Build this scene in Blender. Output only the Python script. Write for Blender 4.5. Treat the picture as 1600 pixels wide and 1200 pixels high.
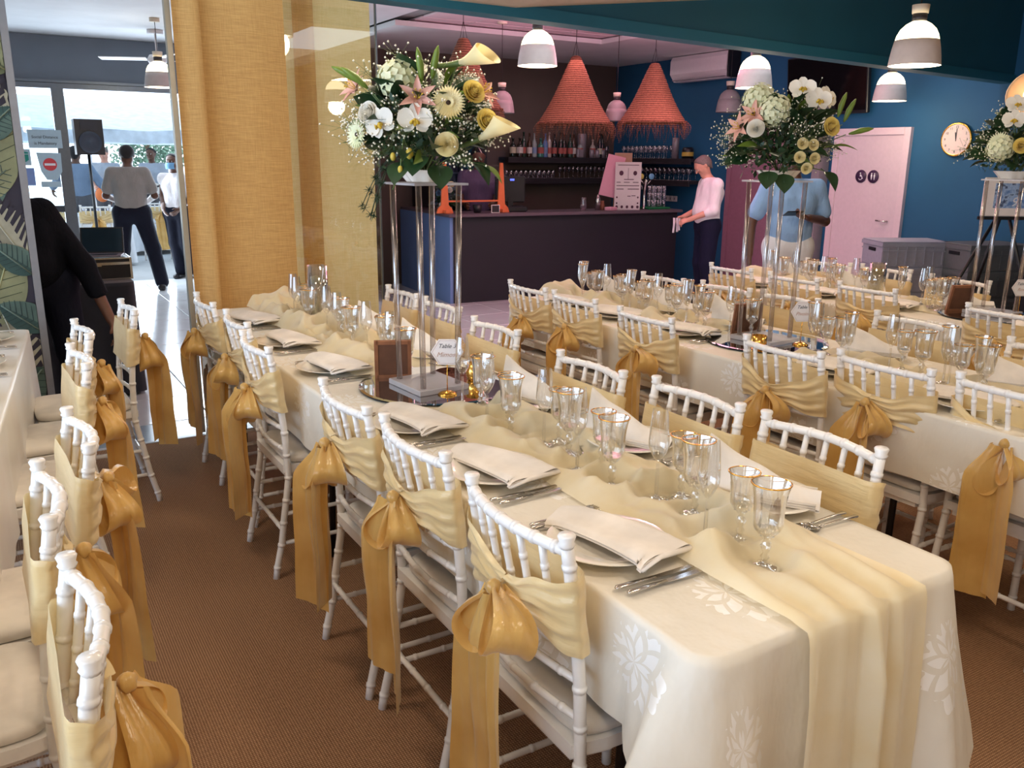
import bpy, math, random
import numpy as np
from mathutils import Vector, Matrix, noise
PI=math.pi; R=random.Random(7)
sc=bpy.context.scene
for o in list(bpy.data.objects): bpy.data.objects.remove(o)
COL=sc.collection
# ---------------------------------------------------------------- camera
H=1.6; FPX=1346.55
cam=bpy.data.cameras.new('camera'); cam.sensor_fit='HORIZONTAL'; cam.sensor_width=36.0
cam.lens=FPX/1600*36.0; cam.clip_start=.05; cam.clip_end=200
co=bpy.data.objects.new('camera',cam); COL.objects.link(co)
RIGHT=Vector((0.85644005,-0.51616374,0.00924318)); DOWN=Vector((-0.12288053,-0.22121303,-0.96745293)); FWD=Vector((0.50140884,0.82742962,-0.25288217))
co.matrix_world=Matrix(((RIGHT.x,-DOWN.x,-FWD.x,0),(RIGHT.y,-DOWN.y,-FWD.y,0),(RIGHT.z,-DOWN.z,-FWD.z,H),(0,0,0,1)))
sc.camera=co
# ---------------------------------------------------------------- world, exposure, large lights
sc.view_settings.view_transform='Standard'; sc.view_settings.look='None'
sc.view_settings.gamma=1.0; sc.view_settings.use_curve_mapping=False
sc.view_settings.exposure=-0.38
sc.cycles.use_denoising=True
try: sc.cycles.denoiser='OPENIMAGEDENOISE'
except Exception: pass
sc.cycles.max_bounces=8; sc.cycles.transparent_max_bounces=24; sc.cycles.transmission_bounces=8
sc.cycles.diffuse_bounces=4; sc.cycles.glossy_bounces=4
sc.cycles.sample_clamp_indirect=4.0
sc.cycles.caustics_reflective=False; sc.cycles.caustics_refractive=False
w=bpy.data.worlds.new('world'); sc.world=w; w.use_nodes=True
bg=w.node_tree.nodes['Background']; bg.inputs[0].default_value=(0.80,0.90,1.0,1); bg.inputs[1].default_value=4.0
def light(name,kind,loc,energy,color,size=.1,sizey=None,rot=(0,0,0),spread=None):
    l=bpy.data.lights.new(name,kind); l.energy=energy; l.color=color
    if kind=='AREA':
        l.shape='RECTANGLE'; l.size=size; l.size_y=sizey or size
        if spread: l.spread=spread
    elif kind in('POINT','SPOT'): l.shadow_soft_size=size
    o=bpy.data.objects.new(name,l); COL.objects.link(o); o.location=loc; o.rotation_euler=rot; return o
# daylight entering by the window wall on the left, behind the picture's edge, and by the patio doors
light('window_daylight','AREA',(-3.25,1.5,1.4),225,(0.44,0.66,1.0),2.0,6.0,(0,-PI/2,0))
light('patio_daylight','AREA',(2.4,12.3,1.25),300,(0.72,0.86,1.0),4.5,2.2,(-PI/2,0,0))
# dining lamps: warm panel lights in the ceiling over the tables (off frame)
for i,(x,y) in enumerate(((1.5,0.6),(1.5,2.9),(3.6,0.9),(3.7,3.2),(5.6,2.0),(0.1,2.6),(0.2,0.0))):
    light('ceiling_downlight','AREA',(x,y,2.41),13.5,(1.0,0.82,0.63),.35)
# pink strip light over the bar
light('bar_pink_strip','AREA',(5.6,7.9,2.62),9,(1.0,0.40,0.46),2.6,.25,(0,0,0))
light('bar_pink_cove','AREA',(5.2,6.4,2.30),85,(1.0,0.46,0.66),2.6,1.2,(PI,0,0))
light('bar_shelf_fill','AREA',(6.6,9.2,2.75),9,(1.0,0.78,0.80),1.6,.3)  # added fill to brighten glasses and bottles on the shelves, no fixture here
light('door_pink_spot','AREA',(6.2,6.6,2.6),27,(1.0,0.40,0.50),.5,.5,(0,0.55,0))
# ---------------------------------------------------------------- helpers
def tag(o,label=None,cat=None,group=None,kind=None):
    if label: o['label']=label
    if cat: o['category']=cat
    if group: o['group']=group
    if kind: o['kind']=kind
    return o
def empty(name,loc=(0,0,0),rz=0.0,label=None,cat=None,group=None):
    o=bpy.data.objects.new(name,None); COL.objects.link(o); o.location=loc; o.rotation_euler=(0,0,rz)
    o.empty_display_size=.05
    return tag(o,label,cat,group)
def link(name,me,parent=None,loc=(0,0,0),rot=(0,0,0),scale=(1,1,1)):
    o=bpy.data.objects.new(name,me); COL.objects.link(o)
    if parent is not None: o.parent=parent
    o.location=loc; o.rotation_euler=rot; o.scale=scale
    return o
def dup(o,loc=None,rz=None,label=None,parent=None):
    c=o.copy(); COL.objects.link(c); c.parent=parent
    if loc is not None: c.location=loc
    if rz is not None: c.rotation_euler=(0,0,rz)
    if label: c['label']=label
    for ch in o.children:
        d=ch.copy(); COL.objects.link(d); d.parent=c
        for g in ch.children:
            e=g.copy(); COL.objects.link(e); e.parent=d
    return c
class MB:
    def __init__(s): s.v=[]; s.f=[]; s.m=[]; s.s=[]; s.uv=None
    def add(s,v,f,m=0,smooth=True):
        n=len(s.v); s.v+= [tuple(p) for p in v]
        for q in f: s.f.append(tuple(i+n for i in q)); s.m.append(m); s.s.append(smooth)
        return s
    def box(s,c,d,m=0,rz=0,rot=None,taper=1.0):
        x,y,z=d[0]/2,d[1]/2,d[2]/2; M=rot if rot is not None else Matrix.Rotation(rz,3,'Z'); c=Vector(c)
        v=[c+M@Vector((a*x*(taper if e>0 else 1),b*y*(taper if e>0 else 1),e*z)) for e in(-1,1) for b in(-1,1) for a in(-1,1)]
        return s.add(v,[(0,2,3,1),(4,5,7,6),(0,1,5,4),(2,6,7,3),(0,4,6,2),(1,3,7,5)],m,False)
    def bbox(s,c,d,b=.005,m=0,rz=0):   # bevelled box
        x,y,z=d[0]/2,d[1]/2,d[2]/2; M=Matrix.Rotation(rz,3,'Z'); c=Vector(c); b=min(b,x*.9,y*.9,z*.9)
        L=[]
        for zz,k in((-z,b),(-z+b,0),(z-b,0),(z,b)):
            X=x-k; Y=y-k; q=b
            ring=[(X,Y-q),(X-q,Y),(-X+q,Y),(-X,Y-q),(-X,-Y+q),(-X+q,-Y),(X-q,-Y),(X,-Y+q)]
            L.append([c+M@Vector((p[0],p[1],zz)) for p in ring])
        v=[p for r in L for p in r]; f=[tuple(range(7,-1,-1)),tuple(24+i for i in range(8))]
        for k in range(3):
            for i in range(8): j=(i+1)%8; f.append((k*8+i,k*8+j,k*8+8+j,k*8+8+i))
        return s.add(v,f,m,False)
    def tube(s,P,r,seg=8,m=0,caps=True,smooth=True,flat=1.0,up=None):
        P=[Vector(p) for p in P]; n=len(P)
        if not hasattr(r,'__len__'): r=[r]*n
        v=[];f=[]; t=(P[1]-P[0]).normalized()
        a=Vector(up) if up else (Vector((0,0,1)) if abs(t.z)<.9 else Vector((1,0,0)))
        a=(a-t*a.dot(t)).normalized()
        for i in range(n):
            t=(P[min(i+1,n-1)]-P[max(i-1,0)])
            t=t.normalized() if t.length>1e-9 else Vector((0,0,1))
            a=(a-t*a.dot(t)); a=a.normalized() if a.length>1e-6 else Vector((1,0,0))
            b=t.cross(a)
            for k in range(seg):
                g=2*PI*k/seg; v.append(P[i]+(a*math.cos(g)*flat+b*math.sin(g))*r[i])
        for i in range(n-1):
            for k in range(seg):
                l=(k+1)%seg; f.append((i*seg+k,i*seg+l,(i+1)*seg+l,(i+1)*seg+k))
        if caps: f.append(tuple(range(seg-1,-1,-1))); f.append(tuple((n-1)*seg+k for k in range(seg)))
        return s.add(v,f,m,smooth)
    def lathe(s,prof,seg=20,c=(0,0,0),m=0,smooth=True,facet=0,M=None):
        v=[];f=[]; c=Vector(c)
        for j,(r,z) in enumerate(prof):
            for k in range(seg):
                g=2*PI*k/seg; rr=r*(1+(facet if k%2 else -facet)) if facet else r
                p=Vector((rr*math.cos(g),rr*math.sin(g),z))
                v.append(c+(M@p if M is not None else p))
        for j in range(len(prof)-1):
            for k in range(seg):
                l=(k+1)%seg; f.append((j*seg+k,j*seg+l,(j+1)*seg+l,(j+1)*seg+k))
        return s.add(v,f,m,smooth)
    def disc(s,c,r,seg=20,m=0,M=None,z=0):
        c=Vector(c); v=[c+((M@Vector((r*math.cos(2*PI*k/seg),r*math.sin(2*PI*k/seg),z))) if M is not None else Vector((r*math.cos(2*PI*k/seg),r*math.sin(2*PI*k/seg),z))) for k in range(seg)]
        return s.add(v,[tuple(range(seg))],m,False)
    def grid(s,fn,nu,nv,m=0,smooth=True,closed=False):
        v=[fn(i/(nu-1) if not closed else i/nu,j/(nv-1)) for j in range(nv) for i in range(nu)]
        f=[]
        for j in range(nv-1):
            for i in range(nu if closed else nu-1):
                k=(i+1)%nu; f.append((j*nu+i,j*nu+k,(j+1)*nu+k,(j+1)*nu+i))
        return s.add(v,f,m,smooth)
    def sphere(s,c,r,seg=10,rings=6,m=0,sc=(1,1,1),M=None):
        c=Vector(c); prof=[(math.sin(PI*j/rings),-math.cos(PI*j/rings)) for j in range(rings+1)]
        v=[];f=[]
        for a,b in prof:
            for k in range(seg):
                p=Vector((max(a,1e-4)*math.cos(2*PI*k/seg)*r*sc[0],max(a,1e-4)*math.sin(2*PI*k/seg)*r*sc[1],b*r*sc[2]))
                v.append(c+(M@p if M is not None else p))
        for j in range(rings):
            for k in range(seg): l=(k+1)%seg; f.append((j*seg+k,j*seg+l,(j+1)*seg+l,(j+1)*seg+k))
        return s.add(v,f,m)
    def prism(s,poly,z0,z1,m=0,M=None):   # poly in xy
        n=len(poly); v=[Vector((p[0],p[1],z0)) for p in poly]+[Vector((p[0],p[1],z1)) for p in poly]
        if M is not None: v=[M@q for q in v]
        f=[tuple(range(n-1,-1,-1)),tuple(range(n,2*n))]+[(i,(i+1)%n,n+(i+1)%n,n+i) for i in range(n)]
        return s.add(v,f,m,False)
    def mesh(s,name,mats):
        me=bpy.data.meshes.new(name); me.from_pydata(s.v,[],s.f)
        for q in (mats if isinstance(mats,(list,tuple)) else [mats]): me.materials.append(q)
        me.polygons.foreach_set('material_index',s.m); me.polygons.foreach_set('use_smooth',s.s)
        if s.uv is not None:
            l=me.uv_layers.new(name='uv'); vi=np.zeros(len(me.loops),dtype=np.int32); me.loops.foreach_get('vertex_index',vi)
            l.data.foreach_set('uv',np.array(s.uv,dtype=np.float32)[vi].ravel())
        me.update(); return me
    def build(s,name,mats,parent=None,loc=(0,0,0),rot=(0,0,0),scale=(1,1,1)):
        return link(name,s.mesh(name,mats),parent,loc,rot,scale)
def lin(c):
    c=[x/255 for x in c]; return tuple((x/12.92 if x<=.04045 else ((x+.055)/1.055)**2.4) for x in c)+(1,)
class NT:
    def __init__(s,name):
        s.mat=bpy.data.materials.new(name); s.mat.use_nodes=True; s.t=s.mat.node_tree; s.n=s.t.nodes; s.l=s.t.links
        s.b=s.n['Principled BSDF']; s.out=s.n['Material Output']
    def node(s,ty,**k):
        n=s.n.new(ty)
        for a,b in k.items(): setattr(n,a,b)
        return n
    def inp(s,n,i,v):
        if v is None: return
        if hasattr(v,'links') or isinstance(v,bpy.types.NodeSocket): s.l.new(v,n.inputs[i])
        else: n.inputs[i].default_value=v
    def math(s,op,a,b=None,c=None):
        n=s.node('ShaderNodeMath',operation=op); s.inp(n,0,a)
        if b is not None: s.inp(n,1,b)
        if c is not None: s.inp(n,2,c)
        return n.outputs[0]
    def mix(s,f,a,b):
        n=s.node('ShaderNodeMix',data_type='RGBA'); s.inp(n,0,f); s.inp(n,6,a); s.inp(n,7,b); return n.outputs[2]
    def coord(s,k='Object',scale=None):
        n=s.node('ShaderNodeTexCoord'); o=n.outputs[k]
        if scale:
            m=s.node('ShaderNodeMapping'); s.l.new(o,m.inputs[0]); m.inputs['Scale'].default_value=scale; o=m.outputs[0]
        return o
    def noise(s,vec,scale,detail=3,rough=.5):
        n=s.node('ShaderNodeTexNoise'); s.inp(n,'Vector',vec); n.inputs['Scale'].default_value=scale; n.inputs['Detail'].default_value=detail; n.inputs['Roughness'].default_value=rough; return n.outputs[0]
    def ramp(s,f,stops):
        n=s.node('ShaderNodeValToRGB'); s.inp(n,0,f); e=n.color_ramp.elements
        while len(e)<len(stops): e.new(.5)
        for q,(p,c) in zip(e,stops): q.position=p; q.color=c
        return n.outputs[0]
    def bump(s,h,strength=.3,dist=.002):
        n=s.node('ShaderNodeBump'); s.inp(n,'Height',h); n.inputs['Strength'].default_value=strength; n.inputs['Distance'].default_value=dist
        s.l.new(n.outputs[0],s.b.inputs['Normal']); return n
    def set(s,**k):
        for a,v in k.items(): s.inp(s.b,{'color':'Base Color','rough':'Roughness','metal':'Metallic','trans':'Transmission Weight','ior':'IOR','alpha':'Alpha','sheen':'Sheen Weight','coat':'Coat Weight','spec':'Specular IOR Level','emit':'Emission Color','es':'Emission Strength','sss':'Subsurface Weight','aniso':'Anisotropic'}[a],v)
        return s.mat
def M_(name,c,rough=.5,var=.06,scale=30,metal=0,bump=0,bs=200,**k):
    t=NT(name); col=lin(c); co_=t.coord()
    f=t.noise(co_,scale,4)
    d=tuple(x*(1-var) for x in col[:3])+(1,); u=tuple(min(1,x*(1+var)) for x in col[:3])+(1,)
    t.set(color=t.ramp(f,[(.3,d),(.7,u)]),rough=rough,metal=metal,**k)
    if bump: t.bump(t.noise(co_,bs,3),bump,.002)
    return t.mat
def emit(name,c,st):
    t=NT(name); t.set(color=lin(c),emit=lin(c),es=st,rough=.5); return t.mat
def cloth_mat(name,c,c2=None,rough=.45,sheen=.3,weave=1400,spec=.5,var=.10,trans=0.0,bst=.25):
    t=NT(name); g=t.coord(); a=lin(c); b=lin(c2 or [x*.9 for x in c])
    f=t.noise(g,9,4); col=t.ramp(f,[(.35,a),(.7,b)]); t.set(color=col,rough=rough,sheen=sheen,spec=spec)
    t.bump(t.noise(t.coord('Object',(1,1,.6)),weave,2),bst,.0008)
    if trans>0:
        tr=t.node('ShaderNodeBsdfTranslucent'); t.l.new(col,tr.inputs[0]); mx=t.node('ShaderNodeMixShader'); mx.inputs[0].default_value=trans
        t.l.new(t.b.outputs[0],mx.inputs[1]); t.l.new(tr.outputs[0],mx.inputs[2]); t.l.new(mx.outputs[0],t.out.inputs[0])
    return t.mat
def thin_glass(name,tint=(1,1,1),lo=.05,hi=.75,pw=3.0,rough=.02,gc=(1,1,1)):
    t=NT(name); lw=t.node('ShaderNodeLayerWeight'); lw.inputs[0].default_value=.5
    p=t.math('POWER',lw.outputs['Facing'],pw); fac=t.math('MULTIPLY_ADD',p,hi,lo)
    tr=t.node('ShaderNodeBsdfTransparent'); tr.inputs[0].default_value=(*tint,1)
    gl=t.node('ShaderNodeBsdfGlossy'); gl.inputs['Roughness'].default_value=rough; gl.inputs[0].default_value=(*gc,1)
    mx=t.node('ShaderNodeMixShader'); t.l.new(fac,mx.inputs[0]); t.l.new(tr.outputs[0],mx.inputs[1]); t.l.new(gl.outputs[0],mx.inputs[2]); t.l.new(mx.outputs[0],t.out.inputs[0])
    t.n.remove(t.b); return t.mat
def metal(name,c,rough=.2): return M_(name,c,rough,.04,40,metal=1)
ORD=['nearest','second-nearest','third-nearest','fourth-nearest','fifth-nearest','sixth-nearest','farthest']
# ---------------------------------------------------------------- materials
WHITE=M_('white_lacquer',(238,234,228),.28,.03,coat=.2)
CUSH=cloth_mat('cushion_fabric',(240,232,220),None,.8,.2)
def satin(name,c,c2,rough=.33,wr=(40,40,5)):
    t=NT(name); g=t.coord('Object',(1,1,1)); f=t.noise(g,7,3)
    col=t.ramp(f,[(.3,lin(c)),(.72,lin(c2))])
    t.set(color=col,rough=rough,sheen=.4,spec=.55,aniso=.4)
    wv=t.noise(t.coord('Object',wr),1,4,.55); t.bump(wv,.55,.006)
    tr=t.node('ShaderNodeBsdfTranslucent'); t.l.new(col,tr.inputs[0]); mx=t.node('ShaderNodeMixShader'); mx.inputs[0].default_value=.22
    t.l.new(t.b.outputs[0],mx.inputs[1]); t.l.new(tr.outputs[0],mx.inputs[2]); t.l.new(mx.outputs[0],t.out.inputs[0])
    return t.mat
SATIN=satin('gold_satin',(214,166,88),(236,196,118),.22)
SATINP_LIT=satin('gold_satin_pale_lit',(230,202,144),(244,222,172),.30,(6,6,48))  # band satin: paler as stretched sheer cloth, with downlight put into its colour
GLASS=thin_glass('clear_glass',(.97,.97,.965),.07,.85,2.0)
CRYST=thin_glass('cut_crystal',(.95,.95,.94),.13,.85,1.35,.04)
GOLD=metal('gold_rim',(235,180,90),.18)
STEEL=metal('polished_steel',(205,200,195),.16)
CHINA=M_('white_china',(240,234,222),.12,.02,coat=.5)
NAPK=cloth_mat('napkin_linen',(248,240,230),None,.85,.1,900)
# ---------------------------------------------------------------- bamboo chairs
def postx(z):
    K=[(0,-.035),(.2,.005),(.42,.038),(.6,.032),(.78,.012),(.95,-.012)]
    for (a,b),(c,d) in zip(K,K[1:]):
        if z<=c: t=(z-a)/(c-a); t=t*t*(3-2*t)*.5+t*.5; return b+(d-b)*t
    return K[-1][1]
def bamboo(mb,fn,L,r,node=.085,off=.03,seg=10):
    P=[];Rr=[]; k=0; s=0; ts=[0.0]
    c=off
    marks=[]
    while c<L-.01: marks.append(c); c+=node
    for m in marks:
        for d,q in((-.010,1),(-.0055,1.0),(-.0045,1.17),(.0045,1.17),(.0055,1.0),(.010,1)): ts.append((m+d,q))
    P.append(fn(0)); Rr.append(r)
    for t in ts[1:]: P.append(fn(max(0,min(1,t[0]/L)))); Rr.append(r*t[1])
    P.append(fn(1)); Rr.append(r); mb.tube(P,Rr,seg)
def lerp(a,b,t): return tuple(x+(y-x)*t for x,y in zip(a,b))
def chair_meshes():
    D={}
    for s,n in((1,'rear_leg_l'),(-1,'rear_leg_r')):
        mb=MB(); f=lambda t,s=s:(postx(t*.90),s*(.197-.012*t),t*.90)
        bamboo(mb,f,.90,.0132,.09,.045)
        x,y,z=f(1); mb.tube([(x,y,z-.004),(x,y,z+.004),(x,y,z+.008),(x,y,z+.02),(x,y,z+.024)],[.0132,.0172,.0142,.0180,.0155],12)
        D[n]=mb.mesh('rear_leg',WHITE)
        mb=MB(); g=lambda t,s=s:(.405+.01*(1-t),s*(.19+.004*(1-t)),t*.43); bamboo(mb,g,.43,.0132,.09,.05)
        D['front_'+n]=mb.mesh('front_leg',WHITE)
    # top rail bowed backwards
    mb=MB(); f=lambda t:(postx(.888)-.034*math.sin(PI*t),-.185+.37*t,.888+.004*math.sin(PI*t)); bamboo(mb,f,.385,.0120,.056,.028,12); D['top_rail']=mb.mesh('top_rail',WHITE)
    for i,z in enumerate((.665,.60,.515)):
        mb=MB(); f=lambda t,z=z:(postx(z)-.02*math.sin(PI*t),-.187+.374*t,z); bamboo(mb,f,.38,.0088,.09,.05,8); D['rail%d'%i]=mb.mesh('cross_rail',WHITE)
    for i in range(5):
        u=(i+1)/6; y=-.185+.37*u; b=math.sin(PI*u)
        mb=MB(); f=lambda t,y=y,b=b:(postx(.665)-.02*b+(postx(.888)-.034*b-postx(.665)+.02*b)*t,y,.665+.22*t); bamboo(mb,f,.22,.0082,.062,.045,8); D['spindle%d'%i]=mb.mesh('spindle',WHITE)
    mb=MB(); pl=[(.02,-.185),(.02,.185),(.10,.20),(.39,.205),(.425,.18),(.425,-.18),(.39,-.205),(.10,-.20)]
    mb.prism(pl,.425,.455); mb.prism([(a*.94+.012,b*.9) for a,b in pl],.405,.43); D['seat']=mb.mesh('seat',WHITE)
    def cu(a,b):
        an=2*PI*a; ca,sa=math.cos(an),math.sin(an); e=.28
        sx=math.copysign(abs(ca)**e,ca)*.198; sy=math.copysign(abs(sa)**e,sa)*.192
        q=[(0,.455),(.93,.455),(1,.462),(1.0,.478),(.95,.488),(.8,.492),(.4,.495),(0,.496)]
        i=min(7,int(round(b*7))); k,z=q[i]; return (.235+sx*k,sy*k,z)
    mb=MB(); mb.grid(cu,32,8,closed=True); D['cushion']=mb.mesh('cushion',CUSH)
    ST=[((.41,-.192,.14),(.01,-.195,.14)),((.41,.192,.14),(.01,.195,.14)),((.41,-.192,.26),(.02,-.193,.26)),((.41,.192,.26),(.02,.193,.26)),((.412,-.19,.19),(.412,.19,.19)),((.0,-.192,.20),(.0,.192,.20))]
    for i,(a,b) in enumerate(ST):
        mb=MB(); L=(Vector(a)-Vector(b)).length; bamboo(mb,lambda t,a=a,b=b:lerp(a,b,t),L,.0088,.095,.05,8); D['str%d'%i]=mb.mesh('stretcher',WHITE)
    return D
CH=chair_meshes()
def sash_meshes(seed):
    r=random.Random(seed); ky=r.uniform(-.035,.035); kz=r.uniform(.735,.775); bot=r.uniform(.655,.675); topz=r.uniform(.835,.85)
    xb=-.058; D={}
    # band, plan path from the knot round the front and back to the knot
    def plan(u):
        K=[(0,(xb,ky)),(.10,(-.046,-.10)),(.185,(-.030,-.185)),(.21,(-.010,-.212)),(.24,(.018,-.20)),(.26,(.024,-.18)),(.5,(.021,0)),(.74,(.024,.18)),(.76,(.018,.20)),(.79,(-.010,.212)),(.815,(-.030,.185)),(.90,(-.046,.10)),(1,(xb,ky))]
        for (a,p),(b,q) in zip(K,K[1:]):
            if u<=b+1e-9: t=(u-a)/(b-a); return (p[0]+(q[0]-p[0])*t,p[1]+(q[1]-p[1])*t)
        return K[-1][1]
    ph=[r.uniform(0,6) for _ in range(6)]
    def band(u,v):
        x,y=plan(u); d=min(u,1-u); g=max(0,1-d/.24)   # 1 at knot
        gg=g**1.2; hh=(topz-bot)/2*(1-gg)+.022*gg; zc=(topz+bot)/2*(1-gg)+kz*gg+ (.012*math.sin(ph[0]+u*40))*g*(1-g)*2
        fo=(.006*math.sin(v*19+ph[1]+5*g)+.005*math.sin(v*31+ph[2]-9*u)) if d<.24 else (.0015*math.sin(v*9+u*6+ph[3]) if True else 0)
        fo*= (.25+1.2*g*(1-g*.4)) if d<.24 else 1
        z=zc+(v-.5)*2*hh
        z+= -.02*math.sin(PI*min(1,d/.24))*g if d<.24 else 0
        sgn=-1 if d<.24 else 1
        return (x+postx(z)+.004-(.0 if d>.24 else .0)+sgn*fo,y,z)
    mb=MB(); mb.grid(band,96,22); D['band']=mb
    def loop(side,L,W,dz,tw):
        k=Vector((xb-.012+postx(kz),ky,kz)); d=Vector((-.30,side*.80,dz)).normalized(); pz=Vector((-.2,0,1)); pz=(pz-d*pz.dot(d)).normalized()
        if side<0: pass
        wd=d.cross(pz)
        wd=(wd*math.cos(tw)+pz*math.sin(tw)); pp=pz*math.cos(tw)-d.cross(pz)*math.sin(tw)
        def f(u,v):
            t=u; s_=math.sin(PI*t); c=k+d*(L*(s_**.8))+pp*(W*math.sin(2*PI*t)*.5)
            wdt=.013+.040*(s_**.7); cr=.007*math.sin(v*14+t*5+ph[4])*(1-.3*s_)
            dro=-.012*s_*s_*(abs(v-.5)*2)
            return tuple(c+wd*((v-.5)*2*wdt)+pp*cr+Vector((0,0,dro)))
        m=MB(); m.grid(f,28,9); return m
    dz1=r.uniform(-1.5,-.4); dz2=r.uniform(-2.4,-1.0)
    D['loop0']=loop(-1,r.uniform(.12,.155),r.uniform(.07,.095),dz1,r.uniform(.2,.7)); D['loop1']=loop(1,r.uniform(.13,.165),r.uniform(.07,.095),dz2,r.uniform(-.8,-.2))
    def tail(side,L,wd,tilt):
        def f(u,v):
            z=kz-.01-L*u; sp=min(1,u*4.5); w=.018+(wd-.018)*(sp*sp*(3-2*sp))
            y=ky+side*.012+side*.035*sp*.6+tilt*u+(v-.5)*2*w
            fold=.010*math.sin(v*7.5+ph[5]+side+1.5*u)*(1-.5*u)+.004*math.sin(v*17+u*4)
            x=xb-.018-.03*math.sin(min(1,u*1.6)*PI)*.6+postx(kz)-.012*u+fold
            return (x-.006*side,y,z+.012*(v-.5)*side)
        m=MB(); m.grid(f,30,10)
        m2=MB(); 
        return m
    def tail2(side,L,wd,tilt,tw=0):
        m=MB(); cs,sn=math.cos(tw),math.sin(tw)
        def f(u,v): 
            z=kz-.01-L*v; sp=min(1,v*4.5); w=.018+(wd-.018)*(sp*sp*(3-2*sp))
            y0_=ky+side*.012+side*.02*sp+tilt*v; q_=(u-.5)*2*w; y=y0_+q_*cs; xo=-abs(w*sn)+q_*sn
            fold=.013*math.sin(u*6.5+ph[5]+side+1.2*v)*(1-.4*v)+.005*math.sin(u*19+v*5)*(1-.3*v)
            return (xb-.018+xo+postx(kz)-.01*math.sin(min(1,v*1.5)*PI)-.01*v+fold*cs-.008*side,y+fold*sn,z+.02*(u-.5)*side)
        m.grid(f,12,26); return m
    D['tail0']=tail2(-1,r.uniform(.48,.60),r.uniform(.060,.074),r.uniform(-.02,.01),r.uniform(.35,.8)); D['tail1']=tail2(1,r.uniform(.42,.56),r.uniform(.058,.072),r.uniform(-.01,.03),-r.uniform(.25,.7))
    mb=MB(); c=(xb-.02+postx(kz),ky,kz)
    def kf(u,v):
        a=2*PI*u; b=PI*v; q=1+.09*math.sin(a*3+v*5); q=1+.16*math.sin(a*5+v*6); return (c[0]+.016*math.sin(b)*math.cos(a)*q-.004,c[1]+(.017+.006*math.cos(b))*math.sin(b)*math.sin(a)*q,c[2]-.018*math.cos(b))
    mb.grid(kf,16,9,closed=True); D['knot']=mb
    return {k:m.mesh('sash_'+k,SATINP_LIT if k=='band' else SATIN) for k,m in D.items()}
SASH=[sash_meshes(s) for s in (3,11,19,28,37)]
def make_chair(x,y,rz,label,si,group,ysc=1.0):
    e=empty('bamboo_chair',(x,y,0),rz,label,'chair',group)
    for k,me in CH.items():
        n={'rear':'leg','fron':'leg','top_':'top_rail','rail':'cross_rail','spin':'spindle','seat':'seat_frame','cush':'cushion','str0':'stretcher'}.get(k[:4],'stretcher')
        link(n,me,e)
    S=SASH[si%5]; s=link('sash',S['band'],e)
    if si%5 in(0,3): s['label']='gold satin sash tied in a bow'
    else: s['label']='gold satin sash tied in a bow'
    link('knot',S['knot'],s); link('bow_loop',S['loop0'],s); link('bow_loop',S['loop1'],s); link('bow_tail',S['tail0'],s); link('bow_tail',S['tail1'],s)
    return e
# ---------------------------------------------------------------- tables, cloths, runners
def damask():
    t=NT('damask_tablecloth'); uv=t.coord('UV'); sx=t.node('ShaderNodeSeparateXYZ'); t.l.new(uv,sx.inputs[0])
    CW,CHh=.30,.34
    row=t.math('FLOOR',t.math('DIVIDE',sx.outputs[1],CHh)); odd=t.math('MODULO',t.math('ABSOLUTE',row),2.0)
    u=t.math('ADD',t.math('DIVIDE',sx.outputs[0],CW),t.math('MULTIPLY',odd,.5))
    a=t.math('MULTIPLY',t.math('SUBTRACT',t.math('FRACT',u),.5),CW); b=t.math('MULTIPLY',t.math('SUBTRACT',t.math('FRACT',t.math('DIVIDE',sx.outputs[1],CHh)),.5),CHh*.82)
    r=t.math('SQRT',t.math('ADD',t.math('MULTIPLY',a,a),t.math('MULTIPLY',b,b))); th=t.math('ARCTAN2',t.math('ABSOLUTE',a),b)
    lob=t.math('ABSOLUTE',t.math('SINE',t.math('MULTIPLY_ADD',th,4.5,.5)))
    lob2=t.math('ABSOLUTE',t.math('SINE',t.math('MULTIPLY_ADD',th,11.0,.9)))
    Rr=t.math('ADD',t.math('ADD',.052,t.math('MULTIPLY',lob,.022)),t.math('MULTIPLY',lob2,.010))
    Rr=t.math('ADD',Rr,t.math('MULTIPLY',t.math('COSINE',th),-.020))
    ins=t.math('LESS_THAN',r,Rr)
    vein=t.math('GREATER_THAN',t.math('SINE',t.math('ADD',t.math('MULTIPLY',r,105.0),t.math('MULTIPLY',th,6.0))),-.55)
    spoke=t.math('GREATER_THAN',t.math('SINE',t.math('ADD',t.math('MULTIPLY',th,9.0),t.math('MULTIPLY',r,-60.0))),-.75)
    m=t.math('MULTIPLY',t.math('MULTIPLY',ins,vein),spoke)
    nz=t.noise(t.coord(),6,3)
    base=t.ramp(nz,[(.3,lin((226,218,202))),(.7,lin((234,227,212)))])
    t.set(color=t.mix(m,base,lin((252,249,242))),rough=t.math('SUBTRACT',.55,t.math('MULTIPLY',m,.27)),spec=t.math('ADD',.45,t.math('MULTIPLY',m,.55)),coat=t.math('MULTIPLY',m,.35))
    fine=t.noise(uv,900,2); h=t.math('ADD',t.math('MULTIPLY',fine,.4),t.math('MULTIPLY',m,.8)); bn=t.bump(h,.25,.0012); b2=t.node('ShaderNodeBump'); t.inp(b2,'Height',t.noise(t.coord('Object',(1,1,.6)),7,4,.55)); b2.inputs['Strength'].default_value=.35; b2.inputs['Distance'].default_value=.03; t.l.new(b2.outputs[0],bn.inputs['Normal'])
    return t.mat
DAMASK=damask()
def satin_cloth():
    t=NT('white_satin_cloth'); t.set(color=t.ramp(t.noise(t.coord(),5,3),[(.3,lin((236,230,220))),(.7,lin((244,240,232)))]),rough=.36,spec=.6,sheen=.2)
    t.bump(t.noise(t.coord(),500,2),.15,.001); return t.mat
WCLOTH=satin_cloth()
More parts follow.
